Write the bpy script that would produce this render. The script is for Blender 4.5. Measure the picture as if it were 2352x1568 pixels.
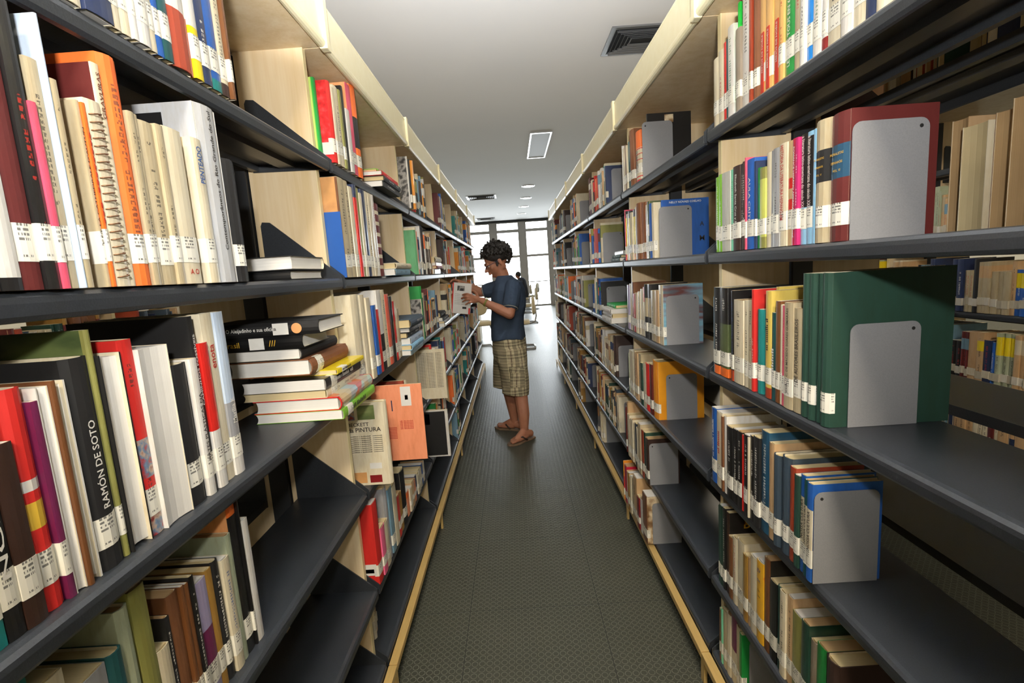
import bpy, bmesh, math, random
from mathutils import Matrix, Vector
random.seed(7)
for o in list(bpy.data.objects): bpy.data.objects.remove(o)
scn = bpy.context.scene
COL = scn.collection
# ------------------------------------------------------------------ camera
CAM_H = 1.2762
cd = bpy.data.cameras.new('camera'); cam = bpy.data.objects.new('camera', cd); COL.objects.link(cam)
p, yw, r = -.1424, -.0102, -.0669
fwd = Vector((math.sin(yw)*math.cos(p), math.cos(yw)*math.cos(p), math.sin(p)))
rgt = Vector((math.cos(yw), -math.sin(yw), 0)); up = rgt.cross(fwd)
r2 = rgt*math.cos(r)+up*math.sin(r); u2 = -rgt*math.sin(r)+up*math.cos(r)
M = Matrix((r2, u2, -fwd)).transposed().to_4x4(); M.translation = (0, 0, CAM_H)
cam.matrix_world = M
cd.sensor_width = 36; cd.lens = 1129.6/2352*36; cd.clip_start = .02; cd.clip_end = 200
cd.dof.use_dof = False
scn.camera = cam
# ------------------------------------------------------------------ world, lights, exposure
w = bpy.data.worlds.new('sky'); scn.world = w; w.use_nodes = True
nt = w.node_tree; bg = nt.nodes['Background']
bg.inputs[0].default_value = (.93, .96, 1, 1); bg.inputs[1].default_value = 12.0      # bright overcast daylight
def area(name, loc, rot, sx, sy, power, col=(1, 1, 1), portal=False, spread=180):
    l = bpy.data.lights.new(name, 'AREA'); l.shape = 'RECTANGLE'; l.size = sx; l.size_y = sy; l.energy = power; l.color = col
    l.spread = math.radians(spread)
    if portal: l.cycles.is_portal = True
    o = bpy.data.objects.new(name, l); COL.objects.link(o); o.location = loc; o.rotation_euler = rot; return o
area('window_portal', (0, 17.45, 1.5), (-math.pi/2, 0, 0), 16, 2.9, 1, portal=True)
# the camera's own flash, tilted upwards over the lens
fl = area('camera_flash', (.01, -.17, 1.50), (math.radians(90+10), 0, 0), .07, .04, 11.5, (1, .97, .93), spread=116)
area('camera_flash_bounce_head', (.01, -.17, 1.54), (math.radians(90+47), 0, 0), .07,   .05, 112, (.92, .95, 1), spread=80)
# unseen ceiling lamps, added out of view as warm ambient fill
for lx, ly, pw in ((-4, 3, 140), (4.2, 3, 140), (-4, 8, 140), (4, 8, 140), (0.1, -1.5, 130)):
    area('ambient_fill_lamp', (lx, ly, 2.97), (0, 0, 0), .5, .5, pw, (1, .86, .66))
scn.view_settings.view_transform = 'Standard'; scn.view_settings.look = 'None'
scn.view_settings.exposure = 0.0; scn.view_settings.gamma = 1; scn.view_settings.use_curve_mapping = False
# ------------------------------------------------------------------ colours
def hx(s):
    s = s.lstrip('#'); v = [int(s[i:i+2], 16)/255 for i in (0, 2, 4)]
    return tuple(((c+.055)/1.055)**2.4 if c > .04045 else c/12.92 for c in v)
PAL = {k: hx(v) for k, v in dict(cream='d9d0b6', beige='b3a688', white='dddcd8', paleblue='b9cbe2', navy='1d2c50', teal='157a78', darkteal='12494c',
 blue='1c57a8', brightblue='1583dc', lightblue='8fc3e6', steelblue='6f93a8', petrol='1d4a66', slate='33424f', black='161617', maroon='5a1a18', brown='6e4526', darkbrown='35231c',
 leather='7a4a2a', pink='d6526e', hotpink='ef6d98', magenta='b51a63', crimson='b81a3c', red='c8231d', darkred='7d1418', rust='9c3d22', coral='e4664c', salmon='e8946e', orange='e8702c',
 amber='d98a1c', yellow='efd81e', gold='d9b23a', ochre='9a7430', olive='8a8a4a', sage='a3ad94', moss='4d5a38', green='1f8a3e', brightgreen='12c53a', lime='7dbb3a', mint='7fd9b4', yellowgreen='c9cf6a',
 bottle='1c3f33', grey='94969a', palegrey='b9bcb4', silver='b3b6ba', taupe='8c8070', tan='c4a37a', sand='dcae66', peach='e3a068', lilac='a79fc4', plum='6a1f4a', yellowcream='d9c060', sg='5c9c6c').items()}
INK = dict(k=hx('2a2622'), w=hx('e4e2dc'), r=hx('b02a22'), b=hx('1b4f94'), g=hx('1d6b3a'), n=hx('6b3a22'), y=hx('e0b03a'))
# ------------------------------------------------------------------ material helpers
def mat(name, col=(.5, .5, .5), rough=.5, metal=0, spec=.5, coat=0):
    m = bpy.data.materials.new(name); m.use_nodes = True; b = m.node_tree.nodes['Principled BSDF']
    b.inputs['Base Color'].default_value = (*col, 1); b.inputs['Roughness'].default_value = rough; b.inputs['Metallic'].default_value = metal
    b.inputs['Specular IOR Level'].default_value = spec; b.inputs['Coat Weight'].default_value = coat; b.inputs['Coat Roughness'].default_value = .15
    return m, m.node_tree, b
def N(nt, t, **k):
    n = nt.nodes.new(t)
    for a, v in k.items():
        if a.startswith('i_'): n.inputs[int(a[2:])].default_value = v
        else: setattr(n, a, v)
    return n
def L(nt, a, b): nt.links.new(a, b)
def math_(nt, op, a, b=None, c=None):
    n = nt.nodes.new('ShaderNodeMath'); n.operation = op
    for i, v in enumerate((a, b, c)):
        if v is None: continue
        if isinstance(v, (int, float)): n.inputs[i].default_value = v
        else: L(nt, v, n.inputs[i])
    return n.outputs[0]
def mixc(nt, f, a, b, mode='MIX'):
    n = nt.nodes.new('ShaderNodeMix'); n.data_type = 'RGBA'; n.blend_type = mode
    for s, v in ((n.inputs[0], f), (n.inputs[6], a), (n.inputs[7], b)):
        if isinstance(v, (int, float)): s.default_value = v
        elif isinstance(v, tuple): s.default_value = (*v[:3], 1)
        else: L(nt, v, s)
    return n.outputs[2]
def noise(nt, scale, detail=3, vec=None, rough=.5, dim='3D'):
    n = nt.nodes.new('ShaderNodeTexNoise'); n.noise_dimensions = dim; n.inputs['Scale'].default_value = scale; n.inputs['Detail'].default_value = detail; n.inputs['Roughness'].default_value = rough
    if vec is not None: L(nt, vec, n.inputs['Vector'])
    return n.outputs[0]
def bump(nt, b, h, strength=.3, dist=.002):
    n = nt.nodes.new('ShaderNodeBump'); n.inputs['Strength'].default_value = strength; n.inputs['Distance'].default_value = dist
    L(nt, h, n.inputs['Height']); L(nt, n.outputs[0], b.inputs['Normal'])
def coords(nt, kind='Object'): return N(nt, 'ShaderNodeTexCoord').outputs[kind]
def mapping(nt, vec, scale=(1, 1, 1), rot=(0, 0, 0)):
    n = nt.nodes.new('ShaderNodeMapping'); L(nt, vec, n.inputs[0]); n.inputs['Scale'].default_value = scale; n.inputs['Rotation'].default_value = rot; return n.outputs[0]
def ramp(nt, f, stops):
    n = nt.nodes.new('ShaderNodeValToRGB'); L(nt, f, n.inputs[0]); e = n.color_ramp.elements
    while len(e) < len(stops): e.new(.5)
    for q, (pos, c) in zip(e, stops): q.position = pos; q.color = (*c, 1)
    return n.outputs[0]
# wood panel (light maple laminate)
MAPLE, nt, b = mat('maple_laminate', hx('d3b482'), .42)
v = mapping(nt, coords(nt), (9, 9, .7)); n1 = noise(nt, 3, 5, v, .6); v2 = mapping(nt, coords(nt), (60, 60, 2)); n2 = noise(nt, 3, 3, v2)
L(nt, ramp(nt, math_(nt, 'ADD', math_(nt, 'MULTIPLY', n1, .75), math_(nt, 'MULTIPLY', n2, .25)), [(.3, hx('d3b987')), (.5, hx('dec7a0')), (.7, hx('e6d4b2'))]), b.inputs['Base Color'])
CREAM, nt, b = mat('cream_lacquered_trim', hx('e2d9b2'), .3); c = noise(nt, 30, 3, coords(nt)); L(nt, mixc(nt, c, hx('dfd4a8'), hx('e9e2c2')), b.inputs['Base Color'])
EDGE, nt, b = mat('panel_edge_band', hx('e3d4a6'), .4)
RAIL, nt, b = mat('base_rail_wood', hx('c6a862'), .4); c = noise(nt, 25, 3, mapping(nt, coords(nt), (6, .6, 6))); L(nt, mixc(nt, c, hx('b8985a'), hx('d2b474')), b.inputs['Base Color'])
STEEL, nt, b = mat('charcoal_enamelled_steel', hx('2a2d31'), .36, 0, .5)
c = noise(nt, 420, 2, coords(nt)); L(nt, mixc(nt, c, hx('1f2226'), hx('34383d')), b.inputs['Base Color']); bump(nt, b, c, .25, .0006)
POST, nt, b = mat('dark_steel_post', hx('26282b'), .5)
GREYM, nt, b = mat('grey_painted_metal', hx('8d8e90'), .45, 0, .4); c = noise(nt, 500, 2, coords(nt)); L(nt, mixc(nt, c, hx('797a7d'), hx('88898c')), b.inputs['Base Color'])
HOLE, nt, b = mat('dark_hole', hx('141414'), .8)
# page edges: fine leaves
def pagemat(name, a, bb):
    m, nt, b = mat(name, hx(a), .8, 0, .2)
    sp = N(nt, 'ShaderNodeSeparateXYZ'); L(nt, coords(nt), sp.inputs[0])
    wv = N(nt, 'ShaderNodeTexNoise', noise_dimensions='1D'); wv.inputs['Scale'].default_value = 900; L(nt, sp.outputs[1], wv.inputs['W']) if 'W' in wv.inputs else None
    n3 = noise(nt, 14, 3, coords(nt))
    L(nt, mixc(nt, math_(nt, 'MULTIPLY', math_(nt, 'ADD', wv.outputs[0], n3), .5), hx(a), hx(bb)), b.inputs['Base Color'])
    return m
PAGES = [pagemat('paper_white_leaves', 'bdbab4', 'f0efea'), pagemat('paper_cream_leaves', 'b39e74', 'e2d3a8'), pagemat('paper_aged_leaves', '8a6b46', 'c4a77c')]
# printed cover (colour lives on the faces; spine lettering marks from a second colour)
def covermat(name, rough, coat):
    m, nt, b = mat(name, (.5, .5, .5), rough, 0, .5, coat)
    ca = N(nt, 'ShaderNodeVertexColor', layer_name='Col').outputs[0]; ia = N(nt, 'ShaderNodeVertexColor', layer_name='Ink').outputs[0]
    uv = N(nt, 'ShaderNodeUVMap').outputs[0]; sp = N(nt, 'ShaderNodeSeparateXYZ'); L(nt, uv, sp.inputs[0]); u_, v_ = sp.outputs[0], sp.outputs[1]
    rnd = N(nt, 'ShaderNodeObjectInfo').outputs['Random']
    vv = math_(nt, 'ADD', math_(nt, 'MULTIPLY', v_, 2.2), math_(nt, 'MULTIPLY', rnd, 37.0))
    def wn(x, k):
        w_ = N(nt, 'ShaderNodeTexWhiteNoise', noise_dimensions='1D'); L(nt, math_(nt, 'FLOOR', math_(nt, 'MULTIPLY', x, k)), w_.inputs['W']); return w_.outputs[0]
    let = math_(nt, 'MULTIPLY', math_(nt, 'GREATER_THAN', wn(vv, 17.0), .12), math_(nt, 'GREATER_THAN', math_(nt, 'FRACT', math_(nt, 'MULTIPLY', vv, 17.0)), .32))
    word = math_(nt, 'GREATER_THAN', wn(vv, 3.1), .28)
    fill = math_(nt, 'GREATER_THAN', wn(math_(nt, 'ADD', math_(nt, 'MULTIPLY', vv, 2.0), math_(nt, 'MULTIPLY', math_(nt, 'FLOOR', math_(nt, 'MULTIPLY', u_, 14.0)), 7.3)), 23.0), .3)
    band = math_(nt, 'LESS_THAN', math_(nt, 'ABSOLUTE', math_(nt, 'SUBTRACT', u_, .5)), .13)
    rng = math_(nt, 'LESS_THAN', math_(nt, 'ABSOLUTE', math_(nt, 'SUBTRACT', math_(nt, 'FRACT', v_), .56)), .32)
    mask = let
    for q in (word, band, fill, rng): mask = math_(nt, 'MULTIPLY', mask, q)
    # uv.v carries metres*10 in the integer-free part: range limits come from the mesh
    mask = math_(nt, 'MULTIPLY', mask, math_(nt, 'GREATER_THAN', u_, .01))
    oc = coords(nt, 'Object'); wear = noise(nt, 60, 5, mapping(nt, oc, (1, 1, .22)), .7); wear2 = noise(nt, 9, 3, oc)
    c1 = mixc(nt, math_(nt, 'MULTIPLY', mask, .75), ca, ia)
    dirt = ramp(nt, wear, [(.42, (1, 1, 1)), (.62, (.86, .79, .68)), (.78, (.6, .5, .38))])
    c2 = mixc(nt, .6, c1, dirt, 'MULTIPLY'); c3 = mixc(nt, .22, c2, ramp(nt, wear2, [(.3, (.8, .8, .8)), (.7, (1, 1, 1))]), 'MULTIPLY')
    L(nt, c3, b.inputs['Base Color']); bump(nt, b, wear, .12, .001)
    return m
GLOSSY = covermat('laminated_cover', .38, .35); CLOTH = covermat('matte_cover', .62, 0)
TAPE, nt, b = mat('white_label_tape', hx('e8e6de'), .45, 0, .5)
uv = N(nt, 'ShaderNodeUVMap').outputs[0]; sp = N(nt, 'ShaderNodeSeparateXYZ'); L(nt, uv, sp.inputs[0])
rnd = N(nt, 'ShaderNodeObjectInfo').outputs['Random']
rows = math_(nt, 'MULTIPLY', math_(nt, 'GREATER_THAN', math_(nt, 'FRACT', math_(nt, 'MULTIPLY', sp.outputs[1], 8.0)), .45), math_(nt, 'GREATER_THAN', sp.outputs[1], .5))
rows = math_(nt, 'ADD', rows, math_(nt, 'MULTIPLY', math_(nt, 'GREATER_THAN', sp.outputs[1], .12), math_(nt, 'LESS_THAN', sp.outputs[1], .18)))
w_ = N(nt, 'ShaderNodeTexWhiteNoise', noise_dimensions='1D')
L(nt, math_(nt, 'ADD', math_(nt, 'FLOOR', math_(nt, 'MULTIPLY', sp.outputs[0], 22.0)), math_(nt, 'MULTIPLY', math_(nt, 'FLOOR', math_(nt, 'MULTIPLY', sp.outputs[1], 8.0)), 31.7)), w_.inputs['W'])
mk = math_(nt, 'MULTIPLY', rows, math_(nt, 'GREATER_THAN', w_.outputs[0], .3))
mk = math_(nt, 'MULTIPLY', mk, math_(nt, 'LESS_THAN', math_(nt, 'ABSOLUTE', math_(nt, 'SUBTRACT', sp.outputs[0], .47)), .24))
L(nt, mixc(nt, math_(nt, 'MULTIPLY', mk, .8), mixc(nt, noise(nt, 20, 3, coords(nt)), hx('e0dcc8'), hx('eeeeea')), hx('2b2b2b')), b.inputs['Base Color'])
def artmat(name, cols, scale, kind='noise', stretch=(1, 1, 1), rough=.35):
    m, nt, b = mat(name, cols[0], rough, 0, .5, .3); oc = mapping(nt, coords(nt), stretch)
    if kind == 'vor':
        t = N(nt, 'ShaderNodeTexVoronoi'); t.inputs['Scale'].default_value = scale; L(nt, oc, t.inputs['Vector']); s = N(nt, 'ShaderNodeSeparateColor'); L(nt, t.outputs['Color'], s.inputs[0]); f = s.outputs[0]
    elif kind == 'wave':
        t = N(nt, 'ShaderNodeTexWave'); t.inputs['Scale'].default_value = scale; t.inputs['Distortion'].default_value = 3; t.inputs['Detail'].default_value = 3; L(nt, oc, t.inputs['Vector']); f = t.outputs['Fac']
    elif kind == 'stripe':
        t = N(nt, 'ShaderNodeTexWave'); t.inputs['Scale'].default_value = scale; L(nt, oc, t.inputs['Vector']); f = t.outputs['Fac']
    else: f = noise(nt, scale, 5, oc)
    k = len(cols); lo, hi = (.3, .7) if kind == 'noise' else (0, 1)
    L(nt, ramp(nt, f, [(lo+(hi-lo)*i/(k-1), c) for i, c in enumerate(cols)]), b.inputs['Base Color']); return m
ART = dict(
 stripegreen=artmat('green_striped_print', [hx(c) for c in ('12a03a', '12a03a', 'c6e07a', 'c6e07a')], 9, 'stripe'),
 waveart=artmat('orange_wave_print', [hx(c) for c in ('e8b02a', 'e8b02a', 'd8641e', 'd8641e')], 30, 'wave', (.3, 1, 1)),
 mosaic=artmat('printed_mosaic_art', [hx(c) for c in ('7c2a2a', 'b9a08c', '5f7f9c', 'a8352e', '3b4a66')], 60),
 mossart=artmat('misty_green_print', [hx(c) for c in ('202a1c', '3c4a2c', '6f7c48', 'b9bd86')], 4, 'noise', (1, 1, 2.5)),
 redpattern=artmat('red_black_pattern_print', [hx(c) for c in ('15100e', 'c2402a', 'e8e2d8', '8c1a16')], 14, 'wave'),
 skyart=artmat('blue_sky_print', [hx(c) for c in ('5d8ea6', '7aa5b8', '6c3d38', '2f7f90')], 6, 'noise', (.6, 1, 3)),
 photoart=artmat('sepia_photo_print', [hx(c) for c in ('2a1a10', '8a6a48', 'd8c8a8', '4a3322')], 16),
 amberart=artmat('amber_print', [hx(c) for c in ('c98018', 'd8921e', 'c27a16')], 5),
 redmottle=artmat('mottled_red_cloth', [hx(c) for c in ('b01a1e', 'd6242a', 'e0474a')], 70),
 oldbrown=artmat('old_orange_board', [hx(c) for c in ('b98a56', 'd09a62', 'a8744a')], 12),
 colourart=artmat('colourful_figure_print', [hx(c) for c in ('b33a2c', 'd8b24a', '7a9cc4', 'b9c8b0', 'c8602c', '6f86b8')], 26, 'vor'),
 bwart=artmat('black_white_sculpture_photo', [hx(c) for c in ('101010', '2c2b2a', '9a9690', '1a1a1a', '5a5754')], 22),
 bluesea=artmat('blue_marbled_print', [hx(c) for c in ('0e3a66', '1f6ea0', '4a9ac0')], 30))
_tm = {}
def inkmat(c):
    if c not in _tm:
        _tm[c], nt, b = mat('printed_ink_'+{'k': 'black', 'w': 'white', 'r': 'red', 'b': 'blue', 'g': 'green', 'n': 'brown', 'y': 'gold'}[c], INK[c], .5)
        q = noise(nt, 300, 2, coords(nt)); L(nt, mixc(nt, q, INK[c], tuple(x*.85 for x in INK[c])), b.inputs['Base Color'])
    return _tm[c]
# ------------------------------------------------------------------ mesh helpers
class MB:
    def __init__(s): s.v = []; s.f = []; s.mi = []
    def add(s, v, f, m=0):
        o = len(s.v); s.v += [tuple(x) for x in v]; s.f += [tuple(i+o for i in q) for q in f]; s.mi += [m]*len(f); return s
    def box(s, x0, y0, z0, x1, y1, z1, m=0):
        x0, x1 = sorted((x0, x1)); y0, y1 = sorted((y0, y1)); z0, z1 = sorted((z0, z1))
        return s.add([(x0, y0, z0), (x1, y0, z0), (x1, y1, z0), (x0, y1, z0), (x0, y0, z1), (x1, y0, z1), (x1, y1, z1), (x0, y1, z1)],
                     [(0, 3, 2, 1), (4, 5, 6, 7), (0, 1, 5, 4), (1, 2, 6, 5), (2, 3, 7, 6), (3, 0, 4, 7)], m)
    def prism(s, pts, axis, a, b, m=0):
        """closed 2D outline extruded along an axis"""
        def P(q, t): return {'x': (t, q[0], q[1]), 'y': (q[0], t, q[1]), 'z': (q[0], q[1], t)}[axis]
        n = len(pts); v = [P(q, a) for q in pts]+[P(q, b) for q in pts]
        return s.add(v, [tuple(range(n)), tuple(range(2*n-1, n-1, -1))]+[(i, (i+1) % n, n+(i+1) % n, n+i) for i in range(n)], m)
    def tube(s, path, rad, n=8, m=0, cap=True):
        path = [Vector(q) for q in path]; rings = []
        for i, q in enumerate(path):
            d = (path[min(i+1, len(path)-1)]-path[max(i-1, 0)]).normalized()
            a = d.orthogonal().normalized() if i == 0 else (pa-d*pa.dot(d)).normalized()
            pa = a; b = d.cross(a); rr = rad[i] if isinstance(rad, (list, tuple)) else rad
            rings.append([q+(a*math.cos(t)+b*math.sin(t))*rr for t in [2*math.pi*k/n for k in range(n)]])
        v = [x for R_ in rings for x in R_]; f = []
        for i in range(len(rings)-1):
            for k in range(n): f.append((i*n+k, i*n+(k+1) % n, (i+1)*n+(k+1) % n, (i+1)*n+k))
        if cap: f += [tuple(range(n-1, -1, -1)), tuple(range(len(v)-n, len(v)))]
        return s.add(v, f, m)
    def build(s, name, mats, parent=None, smooth=False, bev=0, fixn=True):
        me = bpy.data.meshes.new(name); me.from_pydata(s.v, [], s.f)
        for m in (mats if isinstance(mats, (list, tuple)) else [mats]): me.materials.append(m)
        me.polygons.foreach_set('material_index', s.mi)
        if fixn:
            bm = bmesh.new(); bm.from_mesh(me); bmesh.ops.recalc_face_normals(bm, faces=bm.faces); bm.to_mesh(me); bm.free()
        if smooth: me.polygons.foreach_set('use_smooth', [True]*len(me.polygons))
        me.update(); o = bpy.data.objects.new(name, me); COL.objects.link(o)
        if parent: o.parent = parent
        if bev:
            md = o.modifiers.new('soft_edge', 'BEVEL'); md.width = bev; md.segments = 2; md.limit_method = 'ANGLE'
        return o
def tag(o, label=None, cat=None, group=None, kind=None):
    if label: o['label'] = label
    if cat: o['category'] = cat
    if group: o['group'] = group
    if kind: o['kind'] = kind
    return o
def empty(name, loc=(0, 0, 0), rot=(0, 0, 0), **k):
    o = bpy.data.objects.new(name, None); o.empty_display_size = .05; COL.objects.link(o); o.location = loc; o.rotation_euler = rot; return tag(o, **k)
def copy_tree(o, parent=None):
    c = o.copy(); COL.objects.link(c); c.parent = parent
    for ch in list(o.children): copy_tree(ch, c)
    return c
_tx = {}
def textmesh(s, w):
    """verts/faces of a flat text scaled to width w, centred"""
    if s[0] == '~':      # print too small to read: a line of short strokes in word groups
        n = int(s[1:]); rr = random.Random(n); v = []; f = []; cw = 1/n
        for i in range(n):
            if i % (4+i % 3) == 3 and 0 < i < n-1: continue
            hh = rr.choice((.62, .62, .9))*cw*1.2; x0 = -.5+i*cw; k = len(v)
            v += [(x0+cw*.12, -.37*cw), (x0+cw*.82, -.37*cw), (x0+cw*.82, -.37*cw+hh), (x0+cw*.12, -.37*cw+hh)]; f.append((k, k+1, k+2, k+3))
        return v, f, cw*1.08
    cu = bpy.data.curves.new('lettering', 'FONT'); cu.body = s; cu.align_x = 'CENTER'; cu.align_y = 'CENTER'; cu.resolution_u = 2; cu.offset = .012
    ob = bpy.data.objects.new('lettering', cu); COL.objects.link(ob); bpy.context.view_layer.update()
    me = bpy.data.meshes.new_from_object(ob.evaluated_get(bpy.context.evaluated_depsgraph_get()))
    bpy.data.objects.remove(ob); bpy.data.curves.remove(cu)
    v = [x.co.copy() for x in me.vertices]; f = [tuple(q.vertices) for q in me.polygons]; bpy.data.meshes.remove(me)
    x0 = min(q.x for q in v); x1 = max(q.x for q in v); y0 = min(q.y for q in v); y1 = max(q.y for q in v)
    return [((q.x-(x0+x1)/2)/(x1-x0), (q.y-(y0+y1)/2)/(x1-x0)) for q in v], f, (y1-y0)/(x1-x0)
def add_text(parent, s, org, dx, dy, w, col, hmax=None, name='lettering'):
    key = s
    if key not in _tx: _tx[key] = textmesh(s, 1)
    v, f, asp = _tx[key]; sy = w
    if hmax is not None: sy = min(w*1.6, hmax/asp) if asp*w < hmax or True else w
    if hmax is not None: sy = hmax/asp
    if sy > 2.0*w: sy = 2.0*w
    dx = Vector(dx); dy = Vector(dy); o = Vector(org)
    mb = MB(); mb.add([o+dx*(a*w)+dy*(b*sy) for a, b in v], f)
    return mb.build(name, inkmat(col), parent, fixn=False)
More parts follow.
